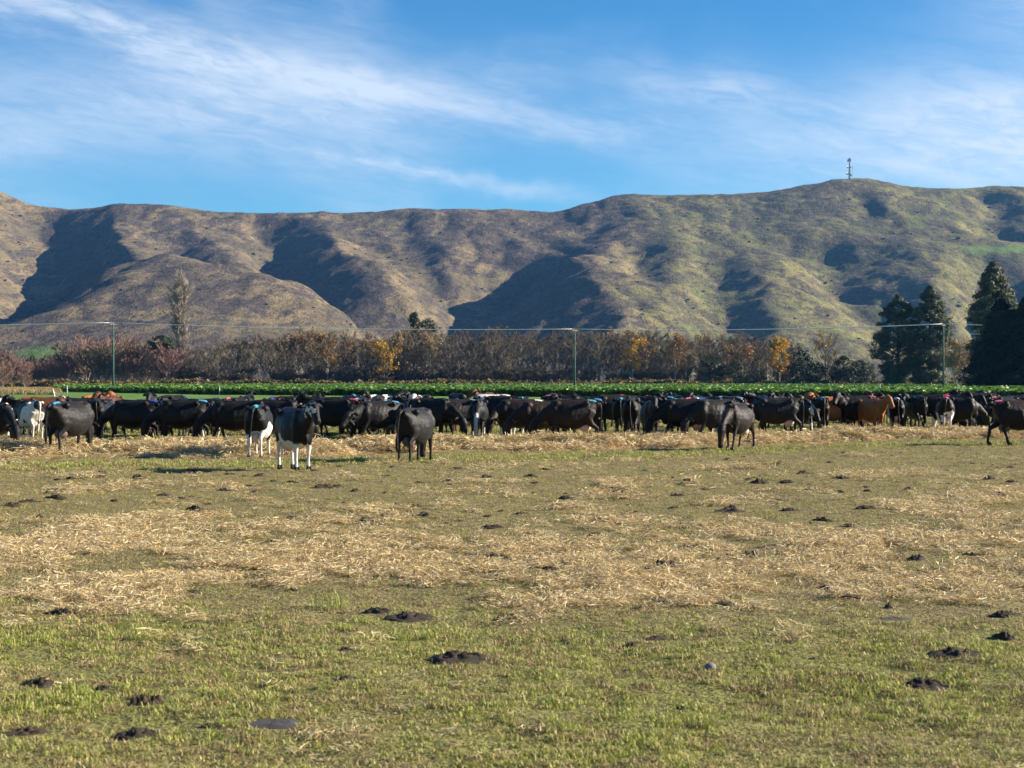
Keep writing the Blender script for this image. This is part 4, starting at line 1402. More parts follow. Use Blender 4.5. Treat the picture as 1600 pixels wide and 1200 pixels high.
def bare_tree(seed, H, spread, stems=1, leaf=None, nl=0, leaf_m=None, twig=None, limb_n=16, up=0.85, narrow=1.0, bark=None, tw=0.042):
    """returns trunk mesh (trunk and limbs) and crown mesh (branches and twigs, leaves if any)"""
    rs = random.Random(seed)
    tr, cr, lf = MB(), MB(), MB()
    tips = []
    for s in range(stems):
        a0 = rs.uniform(0, 6.28)
        lean = 0.0 if stems == 1 else rs.uniform(0.1, 0.45)
        base = Vector((math.cos(a0) * .25 * (stems > 1), math.sin(a0) * .25 * (stems > 1), -0.1))
        h = H * (0.9 if s == 0 else rs.uniform(0.6, 0.9))
        pts = []
        for i in range(7):
            t = i / 6
            pts.append(base + Vector((math.cos(a0) * lean * h * t + rs.gauss(0, .012) * h * t, math.sin(a0) * lean * h * t + rs.gauss(0, .012) * h * t, h * t)))
        r0 = H * 0.018 / (stems ** 0.4)
        tr.tube(pts, [r0 * (1 - 0.9 * i / 6) + .012 for i in range(7)], 6)
        for k in range(limb_n):
            t = 0.20 + 0.78 * (k + rs.random()) / limb_n
            i = min(5, int(t * 6))
            p = pts[i].lerp(pts[i + 1], t * 6 - i)
            a = k * 2.4 + rs.uniform(-.5, .5)
            L = spread * (0.55 + 0.6 * math.sin(min(1, t * 1.15) * math.pi * 0.78)) * rs.uniform(.7, 1.15)
            if t > 0.8:
                L *= 0.7
            e = rs.uniform(up - .25, up + .25)
            d = Vector((math.cos(a) * math.cos(e) * narrow, math.sin(a) * math.cos(e) * narrow, math.sin(e)))
            m1 = p + d * L * .5 + Vector((0, 0, L * .02))
            m2 = p + d * L + Vector((0, 0, L * .12))
            tr.tube([p, m1, m2], [r0 * .32 * (1 - t * .6) + .015, r0 * .2 * (1 - t * .5) + .012, .014], 4)
            for j in range(5):
                tt = rs.uniform(.25, 1.0)
                q = p.lerp(m1, tt * 2) if tt < .5 else m1.lerp(m2, tt * 2 - 1)
                dd = (d + Vector((rs.gauss(0, .55) * narrow, rs.gauss(0, .55) * narrow, rs.uniform(0, .7)))).normalized()
                l2 = L * rs.uniform(.3, .55)
                q2 = q + dd * l2
                cr.tube([q, q2], [.030, .012], 3, False)
                for n_ in range(20):
                    b_ = q.lerp(q2, rs.uniform(.15, 1.0))
                    d3 = (dd + Vector((rs.gauss(0, .6) * narrow, rs.gauss(0, .6) * narrow, rs.uniform(-.1, .7)))).normalized()
                    l3 = rs.uniform(.5, 1.3) * (0.5 + H / 32)
                    w = d3.cross(Vector((rs.gauss(0, 1), rs.gauss(0, 1), rs.gauss(0, 1)))).normalized() * tw * rs.uniform(.6, 1.2)
                    i0 = len(cr.v)
                    tip = b_ + d3 * l3
                    cr.v += [tuple(b_ - w), tuple(b_ + w), tuple(tip + w * .5), tuple(tip - w * .5)]
                    cr.f.append((i0, i0 + 1, i0 + 2, i0 + 3))
                    tips.append(tip)
    mats = [twig or TWIG]
    midx = [0] * len(cr.f)
    if nl:
        rs.shuffle(tips)
        cen = [rs.choice(tips) for _ in range(9)]
        good = [p for p in tips if leaf is None or any((p - c).length < leaf for c in cen)]
        for _ in range(nl):
            p = rs.choice(good) + Vector((rs.gauss(0, .3), rs.gauss(0, .3), rs.gauss(0, .3)))
            nrm = Vector((rs.gauss(0, 1), rs.gauss(0, 1), rs.gauss(.4, 1))).normalized()
            u = nrm.orthogonal().normalized()
            s = rs.uniform(.10, .22)
            cr.quad(p, u * s, nrm.cross(u) * s)
        mats.append(leaf_m)
        midx += [1] * nl
    return mesh_from('tree_trunk', tr.v, tr.f, [bark or BARK]), mesh_from('tree_crown', cr.v, cr.f, mats, midx, False)


def leaf_tree(seed, H, prof, m_, nclump=150, per=90, leaf=0.20, clump_r=1.2, z0=0.08, droop=0.0, thin=0.15, flat=0.75, bark=None, squash=1.0, lob=0.0):
    """evergreen: trunk, limbs out to leaf clumps spread through the crown; prof(t) = radius at height fraction t"""
    rs = np.random.RandomState(seed)
    tr = MB()
    tr.tube([(0, 0, -.1), (0.1, 0, H * .3), (0, .1, H * .6), (0, 0, H * .93)], [H * .022, H * .017, H * .010, .03], 7)
    V, F = [], []
    lobes = [(z0 + (1 - z0) * rs.rand(), rs.uniform(0, 6.283), rs.uniform(.86, 1.18)) for _ in range(int(nclump * lob))]
    for k in range(nclump):
        t = z0 + (1 - z0) * rs.rand() ** 1.05
        a = rs.uniform(0, 6.283)
        rr = prof(t) * (rs.uniform(0.25, 1.0) ** 0.55) * rs.uniform(.82, 1.12)
        if lobes and rs.rand() < .8:
            lt, la, lr = lobes[rs.randint(len(lobes))]
            t = min(.985, max(z0, lt + rs.normal(0, .024)))
            a = la + rs.normal(0, .26)
            rr = prof(t) * lr * rs.uniform(.45, 1.04)
        c = np.array([rr * math.cos(a), rr * math.sin(a) * squash, t * H])
        if rs.rand() < 0.35:
            tr.tube([(0, 0, max(.3, c[2] - rr * .45)), (c[0] * .55, c[1] * .55, c[2] - rr * .12), tuple(c)], [.10, .06, .02], 4)
        cr_ = clump_r * rs.uniform(.6, 1.25) * (0.6 + 0.5 * min(1, prof(t) / max(.1, prof(.4))))
        n = int(per * rs.uniform(.7, 1.2))
        d = rs.normal(size=(n, 3))
        d /= np.linalg.norm(d, axis=1)[:, None]
        p = c + d * cr_ * (rs.rand(n, 1) ** 0.45) * np.array([1, 1, flat])
        p[:, 2] -= droop * (np.hypot(p[:, 0], p[:, 1]) - rr * .6)
        p[:, 2] = np.maximum(p[:, 2], 0.05)
        out = np.stack([np.cos(a) * np.ones(n), np.sin(a) * np.ones(n), 0.55 * np.ones(n)], -1)
        nr = d * .7 + out * .6 + rs.normal(size=(n, 3)) * .55
        nr /= np.linalg.norm(nr, axis=1)[:, None]
        u = np.cross(nr, rs.normal(size=(n, 3)))
        u /= np.linalg.norm(u, axis=1)[:, None]
        w = np.cross(nr, u)
        s = leaf * rs.uniform(.6, 1.4, (n, 1))
        u, w = u * s, w * s * .5
        V.append(np.stack([p - u, p + w * .9, p + u, p - w * .9], 1).reshape(-1, 3))
    V = np.concatenate(V)
    me = bpy.data.meshes.new('tree_crown')
    nq = len(V) // 4
    me.vertices.add(len(V))
    me.vertices.foreach_set('co', V.astype(np.float32).ravel())
    me.loops.add(len(V))
    me.loops.foreach_set('vertex_index', np.arange(len(V), dtype=np.int32))
    me.polygons.add(nq)
    me.polygons.foreach_set('loop_start', np.arange(0, len(V), 4, dtype=np.int32))
    me.materials.append(m_)
    me.update(calc_edges=True)
    return tr.mesh('tree_trunk', [bark or BARKD]), me


def put_tree(name, meshes, px, d, label, group=None, cat='tree', rz=0.0, sc=1.0, scz=None, x=None):
    o = empty(name, (at(px, d) if x is None else x, d, 0), rz)
    o.scale = (sc, sc, scz or sc)
    link('trunk', meshes[0], o)
    link('crown', meshes[1], o)
    return tag(o, label, cat, group)


TD = 540.0
PPM = FPX / TD                                    # photo pixels per metre at the tree line
bare = [bare_tree(100 + s, 16, 4.4, limb_n=18, up=.85, tw=.036) for s in range(5)]
wide = [bare_tree(120 + s, 14, 5.6, stems=2, limb_n=13, up=.75, tw=.036) for s in range(2)]
shrb = [bare_tree(140 + s, 9, 4.6, stems=5, limb_n=8, up=.75, twig=TWIGR, tw=.045) for s in range(3)]
gshr = [bare_tree(150 + s, 8, 4.2, stems=5, limb_n=8, up=.75, tw=.045) for s in range(2)]
orng = [bare_tree(160 + s, 15, 4.6, limb_n=17, up=.9, leaf=3.2, nl=420, leaf_m=ORNG, tw=.036) for s in range(2)]
rs = random.Random(77)


def top_px(px):
    return np.interp(px, [-100, 0, 60, 95, 130, 190, 260, 330, 420, 520, 600, 640, 700, 800, 900, 1000, 1100, 1180, 1260, 1300, 1340, 1500],
                     [560, 548, 560, 556, 537, 534, 546, 530, 518, 514, 522, 512, 514, 512, 512, 515, 518, 518, 530, 545, 552, 560])


G1 = 'bare trees of the dense row beyond the crop'
lsec = lambda px: 'at its left end' if px < 60 else ('left of the power pole' if px < 175 else ('just right of the power pole' if px < 235 else 'by the tall poplar'))
RANK = ('front', 'middle', 'back')


def section(px):
    for lim, s in ((400, 'by the tall poplar'), (500, 'left of the rusty orange tree'), (585, 'between the orange and golden trees'), (680, 'around the pale straw coloured tree'),
                   (790, 'well left of the middle power pole'), (885, 'just left of the middle power pole'), (970, 'just right of the middle power pole'),
                   (1080, 'among the yellow and orange trees'), (1190, 'behind the olive bushes'), (9999, 'by the dark bushes')):
        if px < lim:
            return s


for row, dd in enumerate((532, 546, 562)):
    px = -70 + row * 9
    while px < 1345:
        step = rs.uniform(11, 23) + (6 if row == 0 else 0)
        px += step
        h_px = (595 - top_px(px)) * rs.uniform(.86, 1.06)
        if row == 0:
            h_px *= rs.uniform(.62, 1.0)
        if px > 1255 and row > 0:
            continue
        Hm = h_px / FPX * dd
        if px < 275:
            if rs.random() < .7:
                p = rs.choice(shrb)
                put_tree('bare_shrub', p, px, dd + rs.uniform(-4, 4), f'reddish bare willow shrub, {RANK[row]} rank of the left thicket, {lsec(px)}', 'reddish bare shrubs at the left', 'shrub', rs.uniform(0, 6.28), Hm / 9.3, Hm / 9.0)
            else:
                p = rs.choice(gshr)
                put_tree('bare_shrub', p, px, dd + rs.uniform(-4, 4), f'greyish bare shrub, {RANK[row]} rank of the left thicket, {lsec(px)}', 'greyish bare shrubs at the left', 'shrub', rs.uniform(0, 6.28), Hm / 8.3, Hm / 8.0)
        else:
            p = rs.choice(bare + bare + wide)
            H0 = 16 if p in bare else 14
            if (430 < px < 690 or 950 < px < 1245) and rs.random() < .24:
                p = rs.choice(orng)
                put_tree('autumn_tree', p, px, dd + rs.uniform(-4, 4), f'thin rusty leaved tree, {RANK[row]} rank of the row, {section(px)}', G1, 'tree', rs.uniform(0, 6.28), Hm / 15, Hm / 15)
                continue
            put_tree('bare_tree', p, px, dd + rs.uniform(-4, 4), f'bare grey brown tree, {RANK[row]} rank of the row, {section(px)}', G1, 'tree', rs.uniform(0, 6.28), Hm / H0, Hm / H0)

# tangled thicket filling the row between the trunks
tk = []
for s in range(3):
    t_, c_ = bare_tree(180 + s, 6.5, 3.4, stems=6, limb_n=9, up=.7, tw=.06)
    tk.append(c_)
rq = np.random.RandomState(31)
n = 150
tpx = rq.uniform(285, 1370, n)
ty_ = rq.uniform(520, 560, n)
tsz = rq.uniform(.40, .85, n)
o = scatter('thicket', np.stack([(tpx - 800) / FPX * ty_, ty_, 0 * ty_], -1), np.stack([0 * tpx, 0 * tpx, rq.uniform(0, 6, n)], -1), np.stack([tsz * 1.2, tsz * 1.2, tsz], -1), tk)
tag(o, 'tangled leafless thicket between the trunks of the tree row', 'thicket', kind='stuff')

# low dark growth under the row, right of the middle
dk = [leaf_tree(200 + s, 6, lambda t: 2.6 * math.sqrt(max(0, 1 - t ** 2)) + .2, OLIVE, 40, 55, .22, .95, z0=0.02) for s in range(2)]
dk2 = [leaf_tree(210 + s, 7, lambda t: 3.2 * math.sqrt(max(0, 1 - t ** 2)) + .2, DARKG, 55, 60, .22, 1.0, z0=0.02) for s in range(2)]
for i, (px, h, lab) in enumerate(((1108, 9, 'olive green bush under the bare trees, left of the golden tree'), (1128, 6.5, 'low olive bush between two taller ones beside the crop'),
                                  (1150, 8, 'dull green bush just left of the leafy golden tree'))):
    put_tree('evergreen_bush', dk[i % 2], px, 524, lab, 'olive bushes under the bare trees', 'bush', i * 2.0, h / 6)
for i, (px, h, lab) in enumerate(((1252, 10.5, 'dark green bush left of the lone bare tree with yellow leaves'), (1275, 7.5, 'small dark bush right behind the crop beside the lone bare tree'),
                                  (1318, 9.0, 'dark rounded bush right of the lone bare tree'), (1345, 8.0, 'dark bush tight against the left of the big evergreen pair'),
                                  (1497, 4.5, 'small dark bush between the big evergreens and the black conifer'))):
    put_tree('evergreen_bush', dk2[i % 2], px, 512, lab, 'dark bushes left of the evergreens', 'bush', i * 1.7, h / 7)

# trees with autumn colour
put_tree('autumn_tree', bare_tree(301, 13, 4.2, limb_n=16, leaf=2.2, nl=1500, leaf_m=GOLD, tw=.036), 600, 522, 'bright golden yellow tree at the middle left of the bare row', None, 'tree', 0.4, 1.0)
put_tree('autumn_tree', bare_tree(302, 15.5, 4.4, limb_n=16, leaf=2.0, nl=1100, leaf_m=ORNG, tw=.036), 512, 524, 'rusty orange tree in the bare row, left of the golden one', None, 'tree', 1.4, 1.0)
put_tree('autumn_tree', bare_tree(303, 15.5, 3.2, limb_n=18, up=1.1, nl=1500, leaf_m=PALEY, twig=TWIGP, tw=.036), 620, 534, 'pale straw coloured tree right behind the golden one', None, 'tree', 2.0, 1.03)
put_tree('autumn_tree', bare_tree(304, 15, 4.0, limb_n=16, leaf=1.9, nl=1300, leaf_m=GOLD, tw=.036), 988, 524, 'yellow topped tree in the bare row right of the middle power pole', None, 'tree', 3.0, 1.0)
put_tree('autumn_tree', bare_tree(305, 14.5, 4.8, limb_n=17, leaf=2.6, nl=800, leaf_m=ORNG, tw=.036), 1055, 525, 'broad rusty orange tree between the yellow topped tree and the olive bushes', None, 'tree', 4.1, 1.0)
put_tree('autumn_tree', bare_tree(306, 13.5, 4.2, limb_n=16, leaf=3.0, nl=2600, leaf_m=GOLD, tw=.036), 1218, 520, 'leafy gold and green tree near the dark bushes at the right of the row', None, 'tree', 5.0, 1.0)
put_tree('autumn_tree', bare_tree(307, 13.5, 4.0, limb_n=16, leaf=2.0, nl=600, leaf_m=ORNG, tw=.036), 1160, 527, 'small orange tree just above the dull green bushes', None, 'tree', 0.9, 1.0)
put_tree('autumn_tree', bare_tree(308, 15.5, 3.6, limb_n=17, up=1.05, nl=700, leaf_m=PALEY, twig=TWIGP, tw=.036), 672, 528, 'pale tall tree in the row right of the straw coloured one', None, 'tree', 2.6, 1.0)
put_tree('bare_tree', bare_tree(309, 15, 5.0, limb_n=18, up=.85, leaf=1.6, nl=160, leaf_m=GOLD, bark=BARKD, tw=.036), 1290, 516, 'lone bare spreading tree with a few yellow leaves between dark bushes', None, 'tree', 0.2, 1.0)
put_tree('autumn_shrub', bare_tree(310, 12.5, 4.4, stems=4, limb_n=10, up=.95, nl=2200, leaf_m=PALEY, twig=TWIGP, tw=.036), 1496, 400, 'straw coloured shrub between the evergreen pair and the black conifer', None, 'shrub', 1.0, 0.82)
put_tree('poplar', bare_tree(311, 30, 4.4, limb_n=110, up=1.27, narrow=1.0, twig=TWIGP, bark=BARK, tw=.04), 283, 552, 'tall narrow leafless poplar rising above the bare row at the left', None, 'tree', 0.0, 1.25, 1.20)

# evergreens standing out of the row
put_tree('umbrella_pine', leaf_tree(320, 13, lambda t: 3.4 if t > .74 else .15, DARKG, 60, 70, .2, .8, z0=.74, flat=.6), 252, 530, 'dark flat topped pine beside the tall bare poplar', None, 'tree', 0, 1.2)
put_tree('evergreen_tree', leaf_tree(321, 21, lambda t: 3.4 * (1 - t) ** .6 + .4, DARKG, 120, 70, .25, 1.1), 646, 575, 'dark green pointed evergreen rising behind the straw coloured tree', None, 'tree', 0, 1.19)
put_tree('evergreen_tree', leaf_tree(322, 19.5, lambda t: 4.2 * math.sqrt(max(0, 1 - (t * 1.0) ** 3)) + .3, EUCA, 120, 80, .25, 1.3), 668, 577, 'dark green rounded evergreen right of the pointed one behind the row', None, 'tree', 0, 1.16)


def euc(wmax, tmax, taper):
    return lambda t: wmax * (min(1, .55 + t / tmax * .45) if t < tmax else max(0.02, 1 - ((t - tmax) / (1 - tmax)) ** taper)) * (0.93 + .10 * math.sin(t * 23))


put_tree('evergreen_tree', leaf_tree(330, 24.6, euc(6.9, .42, 2.3), EUCA, 520, 120, .23, 1.25, z0=.03, flat=.62, lob=.22), 1403, 455, 'large dark evergreen, the left and lower one of the pair by the right power pole', None, 'tree', 0, 1.0)
put_tree('evergreen_tree', leaf_tree(331, 27.0, euc(6.2, .48, 2.2), EUCA, 520, 120, .23, 1.25, z0=.03, flat=.62, lob=.22), 1453, 452, 'large dark evergreen, the right and taller one of the pair by the right power pole', None, 'tree', 2.0, 1.0)
put_tree('evergreen_tree', leaf_tree(332, 28.4, euc(7.0, .50, 1.5), EUCA, 520, 120, .23, 1.3, z0=.06, flat=.55, lob=.22), 1552, 380, 'tallest evergreen with a ragged pointed top, behind the black conifer', None, 'tree', 1.1, 1.0)
for i, (px, dd, H, r, lab) in enumerate(((1567, 300, 16.3, 6.3, 'blackish dense conifer with branches to the ground, left of two at the right edge'),
                                         (1606, 297, 16.5, 5.6, 'blackish dense conifer cut off by the right edge of the view'))):
    put_tree('conifer', leaf_tree(340 + i, H, (lambda r: lambda t: r * (1 - t ** 1.6) ** .75 + .25)(r), MATC, 700, 95, .21, .95, z0=.01, droop=.25, lob=.25), px, dd, lab, 'black conifers at the right edge', 'tree', i * 2.2, 1.0)

# weeds and rusty growth along the far side of the crop
rs = np.random.RandomState(9)
WEED = leafy('rusty_roadside_weeds', [(0.10, 0.06, 0.03), (0.17, 0.095, 0.04), (0.12, 0.11, 0.04), (0.21, 0.14, 0.06), (0.07, 0.08, 0.03)], 0.8, 0.2, 0.1)
wp = [clump_mesh('weed_clump', 70, 1.0, .22, WEED, 1.2, 50 + s) for s in range(4)]
n = 2600
x = rs.uniform(-195, 205, n)
y = 508 + rs.rand(n) * 16 + 2 * fbm(x, x * 0, 20, 2)
s = rs.uniform(.9, 1.9, n) * (0.95 + 0.5 * fbm(x, y, 14, 2))
o = scatter('undergrowth', np.stack([x, y, np.zeros(n)], -1), np.stack([0 * x, 0 * x, rs.uniform(0, 6, n)], -1), np.stack([s * 1.2, s * 1.2, s], -1), wp)
tag(o, 'rusty brown weeds and low growth along the foot of the tree row', 'undergrowth', kind='stuff')
# dry grass patch at the left end of the crop
n = 2600
y = rs.uniform(235, 330, n)
x = at(rs.uniform(-60, 92, n), y)
dg_ = [blade_clump('dry_tussock', 40, .35, .55, .02, DRY, .6, 80 + s) for s in range(3)]
s = rs.uniform(.7, 1.5, n)
o = scatter('dry_grass', np.stack([x, y, 0 * x], -1), np.stack([0 * x, 0 * x, rs.uniform(0, 6, n)], -1), np.stack([s, s, s], -1), dg_)
tag(o, 'pale dry long grass at the left end of the green crop', 'grass', kind='stuff')
for i, (px, dd, h) in enumerate(((4, 330, 4.2), (40, 345, 3.2), (-30, 325, 4.5))):
    put_tree('bare_shrub', shrb[i], px, dd, 'reddish bare shrub at the far left end of the crop, in front of the thicket', 'near reddish shrubs at the left', 'shrub', i, h / 9)

# ------------------------------------------------------------------ power line
POLE = simple('green_treated_pole', (0.055, 0.105, 0.080), 0.8, 0.3, 0.25, 2)
ARM = simple('weathered_crossarm_timber', (0.16, 0.14, 0.12), 0.8, 0.2, 0.25, 4)
INS = simple('porcelain_insulator', (0.55, 0.55, 0.52), 0.25, 0.5, 0.1)
WIRE = simple('bright_aluminium_wire', (0.80, 0.80, 0.80), 0.45, 0.5, 0.03, 1, 0.0)
pole_tops = []
for px, tpx, lab in ((177, 505, 'slim green power pole with crossarm at the left, in front of the bare thicket'),
                     (898, 515, 'slim green power pole with crossarm in the middle of the field'),
                     (1474, 507, 'slim green power pole with crossarm beside the evergreen pair at the right')):
    d = 320.0
    top = CAMH + (HOR - tpx) / FPX * d
    p = empty('power_pole', (at(px, d), d, 0))
    tag(p, lab, 'power pole', 'power poles across the crop')
    a = MB()
    a.tube([(0, 0, -.3), (0, 0, top * .5), (0, 0, top)], [.20, .165, .125], 10)
    link('pole', a.mesh('power_pole_shaft', [POLE]), p)
    a = MB()
    a.box((0.0, -.18, top - .30), (0.13, 0.13, 0.16))
    a.box((0.0, -.20, top - .22), (2.0, 0.11, 0.13), R(58))
    ca = link('crossarm', a.mesh('crossarm', [ARM], False), p)
    arm_pts = []
    for k in (-.92, .0, .92):
        ix, iy = math.cos(R(58)) * k, -.20 + math.sin(R(58)) * k
        b_ = MB()
        b_.tube([(ix, iy, top - .16), (ix, iy, top - .05), (ix, iy, top + .02), (ix, iy, top + .10)], [.03, .075, .05, .03], 8)
        link('insulator', b_.mesh('insulator', [INS]), ca)
        arm_pts.append(Vector((p.location.x + ix, p.location.y + iy, top + .10)))
    pole_tops.append(arm_pts)
ends_l = [q + Vector((-95, 2, -0.2)) for q in pole_tops[0]]
ends_r = [q + Vector((60, -2, -0.6)) for q in pole_tops[2]]
chain = [ends_l] + pole_tops + [ends_r]
names = ('rear', 'middle', 'front')
for k in range(3):
    m_ = MB()
    for a, b_ in zip(chain[:-1], chain[1:]):
        p0, p1 = a[k], b_[k]
        n_ = 26
        sag = 0.55 if (p1 - p0).length > 62 else .35
        m_.tube([p0.lerp(p1, i / n_) - Vector((0, 0, 4 * sag * (i / n_) * (1 - i / n_))) for i in range(n_ + 1)], .036, 5)
    tag(link('power_line', m_.mesh('power_line_wire', [WIRE])), f'{names[k]} wire of the three strung across the tops of the green poles', 'wire', 'overhead wires')
m_ = MB()
p0 = Vector((at(1474, 320), 319.8, CAMH + (HOR - 521) / FPX * 320))
m_.tube([p0.lerp(p0 + Vector((40, -1, -.4)), i / 12) - Vector((0, 0, .5 * (i / 12) * (1 - i / 12))) for i in range(13)], .03, 5)
tag(link('power_line', m_.mesh('service_wire', [WIRE])), 'short lower wire leaving the right pole towards the black conifer', 'wire')

# temporary electric fence standards along the crop, and a marker post at its left end
PLAS = simple('white_plastic_standard', (0.72, 0.72, 0.68), 0.4, 0.4, 0.05)
YEL = simple('yellow_painted_top', (0.62, 0.42, 0.10), 0.5, 0.3, 0.1)
for px, bpx, h, lab in ((105, 616, 1.25, 'thin white fence standard at the left end of the crop'), (343, 617, 1.1, 'thin white fence standard in front of the crop left of the nearest cow'),
                        (798, 619.5, 1.05, 'thin white fence standard in front of the crop at mid herd'), (1375, 619, 1.5, 'thin white fence standard above the ginger cow facing us')):
    x, y = gp(px, bpx)
    p = tag(empty('fence_standard', (x, y, 0)), lab, 'fence post', 'electric fence standards')
    a = MB()
    a.tube([(0, 0, -.1), (0, 0, h)], [.055, .045], 6)
    link('stake', a.mesh('fence_stake', [PLAS]), p)
    a = MB()
    for z in (.35, .6, .85):
        a.box((0.07, 0, h * z), (.10, .05, .05))
    a.box((0, 0, .12), (.26, .05, .05))
    link('lug', a.mesh('fence_lugs', [PLAS], False), p)
x, y = gp(86, 621)
p = tag(empty('marker_post', (x, y, 0), 0.4), 'short leaning white marker post with a yellow top at the left of the crop', 'post')
a = MB()
a.tube([(0, 0, -.1), (-.12, 0, .5), (-.24, 0, .85)], [.07, .07, .07], 7)
link('post', a.mesh('marker_post_shaft', [PLAS]), p)
a = MB()
a.tube([(-.24, 0, .855), (-.30, 0, 1.0)], [.10, .10], 7)
link('cap', a.mesh('marker_post_cap', [YEL]), p)

# ------------------------------------------------------------------ radio tower on the summit
STEEL = simple('galvanised_tower_steel', (0.07, 0.075, 0.085), 0.6, 0.4, 0.15, 1)
DISHM = simple('grey_antenna_shell', (0.06, 0.07, 0.085), 0.5, 0.4, 0.1, 1)
WHITEA = simple('white_panel_antenna', (0.75, 0.76, 0.78), 0.4, 0.4, 0.05, 1)
ix = int(np.argmin(np.abs(xs - at(1327, 3000))))
col = slice(max(0, ix - 1), ix + 2)
jy = int(np.argmax((GHd[:, ix] - CAMH) / GY[:, ix]))
tx, ty, tz = xs[ix], GY[jy, ix], GHd[jy, ix]
TW = empty('radio_tower', (tx, ty, tz - .8))
tag(TW, 'steel lattice radio tower with dishes and panel antennas on the hill summit', 'tower')
HT = 37.0
corn = [(math.cos(a), math.sin(a)) for a in (R(90), R(210), R(330))]
rad = lambda z: 1.6 - 0.9 * z / HT
for c in corn:
    a = MB()
    a.tube([(c[0] * rad(0), c[1] * rad(0), 0), (c[0] * rad(HT), c[1] * rad(HT), HT)], [.45, .38], 5)
    link('leg', a.mesh('tower_leg', [STEEL]), TW)
a = MB()
for i in range(12):
    z, z2 = HT * i / 12, HT * (i + 1) / 12
    for k in range(3):
        p, q = corn[k], corn[(k + 1) % 3]
        a.tube([(p[0] * rad(z), p[1] * rad(z), z), (q[0] * rad(z2), q[1] * rad(z2), z2)], .2, 4)
        a.tube([(p[0] * rad(z2), p[1] * rad(z2), z2), (q[0] * rad(z2), q[1] * rad(z2), z2)], .17, 4)
link('bracing', a.mesh('tower_bracing', [STEEL]), TW)
for (dx, z, r) in ((-3.8, 21.5, 2.3), (-4.2, 9.5, 2.4), (2.6, 7.0, 1.9), (1.8, 21.0, 1.5)):
    a = MB()
    s = 1 if dx > 0 else -1
    a.tube([(dx - .5, -1.2, z), (dx - .1, -1.5, z), (dx + .1, -2.0, z)], [r * .5, r, r], 16)
    o_ = link('dish', a.mesh('tower_dish', [DISHM]), TW)
    a = MB()
    a.tube([(s * .8, 0, z), (dx, -1.2, z)], .16, 5)
    link('bracket', a.mesh('dish_bracket', [STEEL]), o_)
for (dx, z, h) in ((-3.2, 32.0, 5.0), (-1.6, 33.2, 5.0), (1.7, 33.0, 5.0)):
    a = MB()
    a.box((dx, -1.2, z), (1.2, .6, h))
    a.tube([(0, 0, z), (dx, -1.0, z)], .15, 5)
    link('panel_antenna', a.mesh('tower_panel', [DISHM], False), TW)
for (dx, z, h) in ((5.0, 20, 5.0), (4.9, 7.5, 4.5)):
    a = MB()
    a.box((dx, -.6, z), (.8, .5, h))
    a.tube([(.6, 0, z), (dx, -.5, z)], .12, 5)
    link('panel_antenna', a.mesh('tower_white_panel', [WHITEA], False), TW)
a = MB()
a.tube([(4.6, 0, 0), (4.4, 0, 24)], [.18, .12], 5)
link('mast', a.mesh('tower_side_mast', [STEEL]), TW)

# ------------------------------------------------------------------ dung pats and clods on the paddock
DUNG = simple('dark_dung_and_mud', (0.034, 0.026, 0.019), 0.9, 0.2, 0.6, 30)
DUNGB = simple('brown_turned_mud', (0.055, 0.038, 0.024), 0.8, 0.2, 0.45, 18)
WETD = simple('smooth_grey_wet_dung', (0.042, 0.037, 0.033), 0.8, 0.5, 0.2, 10)


def clod(seed, m_, lump=1.0, hgt=0.3, flat=False):
    n, k = 30, 11
    th = np.linspace(0, 2 * np.pi, n, endpoint=False)
    V, F = [(0, 0, hgt * (.6 if flat else 1))], []
    for j in range(1, k + 1):
        r = j / k
        for a in th:
            x, y = r * math.cos(a), r * math.sin(a)
            rr = r * (1 + .45 * float(perlin(np.array([x * 1.7 + seed * 7.1]), np.array([y * 1.7]))[0]) + .12 * math.sin(3 * a + seed))
            pr = (1 - r ** (5 if flat else 2.2))
            z = hgt * pr * (1 + lump * 1.2 * float(perlin(np.array([x * 3.1 + seed]), np.array([y * 3.1 + 5]))[0]) + lump * 1.0 * float(perlin(np.array([x * 7 + seed]), np.array([y * 7]))[0])) - (.06 if j == k else 0)
            V.append((rr / max(r, .01) * x, rr / max(r, .01) * y, z))
    for a in range(n):
        F.append((0, 1 + a, 1 + (a + 1) % n))
    for j in range(k - 1):
        for a in range(n):
            b_ = (a + 1) % n
            F.append((1 + j * n + a, 1 + (j + 1) * n + a, 1 + (j + 1) * n + b_, 1 + j * n + b_))
    return mesh_from('clod', V, F, [m_])


clods = [clod(s, DUNG, 1.3, .30) for s in range(5)]
brown = [clod(20 + s, DUNGB, 1.4, .26) for s in range(2)]
flatp = [clod(30 + s, WETD, .8, .16, True) for s in range(2)]
rs = random.Random(5)
for i, (px, py, w, kind, lab) in enumerate(CL):
    x, y = gp(px, py)
    wm = w / FPX * y / 2
    me_ = {'c': clods[i % 5], 'b': brown[i % 2], 'f': flatp[i % 2], 't': clods[i % 5]}[kind]
    o = link('dung_pat' if kind == 'f' else 'mud_clod', me_, None, (x, y, gh(x, y) - .004))
    hz_ = min(wm, .30) * {'c': .58, 'b': .5, 'f': .40, 't': 6.0}[kind] * rs.uniform(.85, 1.2)
    o.scale = (wm, wm * rs.uniform(.65, 1.0), hz_)
    if kind == 't':
        o.scale = (wm, wm, wm * 2.2)
    o.rotation_euler = (0, 0, rs.choice((0, math.pi)) + rs.uniform(-.3, .3))
    tag(o, lab, 'dung pat' if kind == 'f' else 'clod', 'dung pats and mud clods on the paddock')
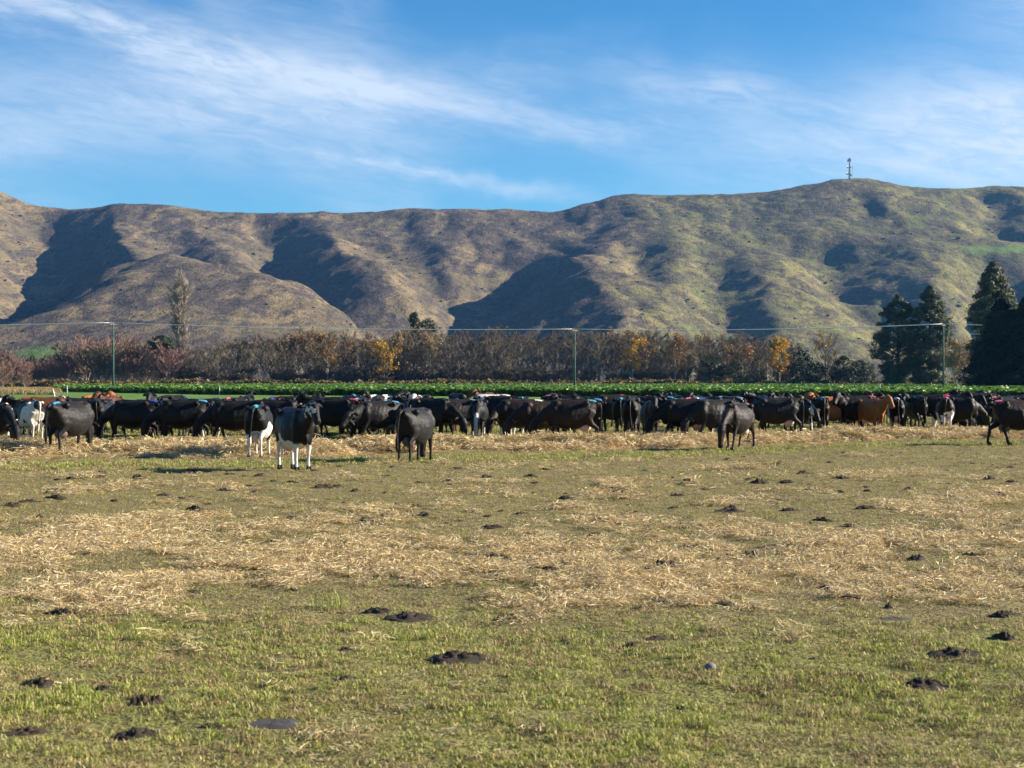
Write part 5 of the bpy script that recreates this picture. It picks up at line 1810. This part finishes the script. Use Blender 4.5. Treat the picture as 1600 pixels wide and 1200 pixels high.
for i, (px, py, w) in enumerate(SM):
    x, y = gp(px, py)
    wm = w / FPX * y / 2
    o = link('mud_clod', (brown if (i % 3 == 0) else clods)[i % 2], None, (x, y, gh(x, y) - .004))
    o.scale = (wm, wm * rs.uniform(.6, 1.0), min(wm, .25) * rs.uniform(.7, 1.1))
    o.rotation_euler = (0, 0, rs.uniform(0, 6.28))
    tag(o, 'small low clod of dark mud, one of many dotted over the trampled paddock', 'clod', 'small mud clods dotted over the paddock')
# crumbs of trodden mud all over the worn part
rq = np.random.RandomState(64)
x, y, rq = field(9.5, 47, .75, 64)
ok = fbm(x, y, 3.0, 3) + .35 * rq.rand(len(x)) - .5 * np.clip((17 - y) / 5, 0, 1) > 0.12
x, y = x[ok], y[ok]
n = len(x)
s = .022 + .075 * rq.rand(n) ** 2.2
o = scatter('mud_crumbs', np.stack([x, y, near_h(x, y) + .006], -1), np.stack([0 * x, 0 * x, rq.uniform(0, 6, n)], -1), np.stack([s * 1.7, s * 1.2, s * rq.uniform(.7, 1.3, n)], -1), clods[:3] + brown)
tag(o, 'crumbs of dark trodden mud strewn over the worn grass', 'mud', kind='stuff')
STONE = simple('pale_field_stone', (0.20, 0.17, 0.165), 0.8, 0.2, 0.15, 20)
x, y = gp(1110, 1046)
a = MB()
a.ball((0, 0, .02), (.040, .035, .028), 12, 8)
o = link('stone', a.mesh('field_stone', [STONE]), None, (x, y, gh(x, y) - .004))
o.scale = (1.1, 1, 1.1)
tag(o, 'small pale pinkish stone lying in the green grass right of the middle', 'stone')
x, y = gp(516, 950)
o = link('grass_tuft', blade_clump('grass_tuft', 90, .16, .17, .0028, GRASSG, .7, 7), None, (x, y, gh(x, y)))
tag(o, 'taller bright green grass tuft at the lower edge of the straw left of the middle', 'grass tuft')

# ------------------------------------------------------------------ air
m_ = MB()
m_.box((0, 1990, 215), (3900, 4060, 432))
hzm = bpy.data.materials.new('pale_blue_air')
hzm.use_nodes = True
gg = NG(hzm.node_tree)
gg.n.clear()
pv = gg.new('ShaderNodeVolumePrincipled')
pv.inputs['Color'].default_value = (0.18, 0.48, 1.0, 1)
pv.inputs['Density'].default_value = 0.000034
pv.inputs['Anisotropy'].default_value = 0.2
mo = gg.new('ShaderNodeOutputMaterial')
gg.l.new(pv.outputs[0], mo.inputs['Volume'])
hb = tag(link('haze', m_.mesh('haze_box', [hzm], False)), 'thin bluish air over the whole valley', 'haze', kind='stuff')
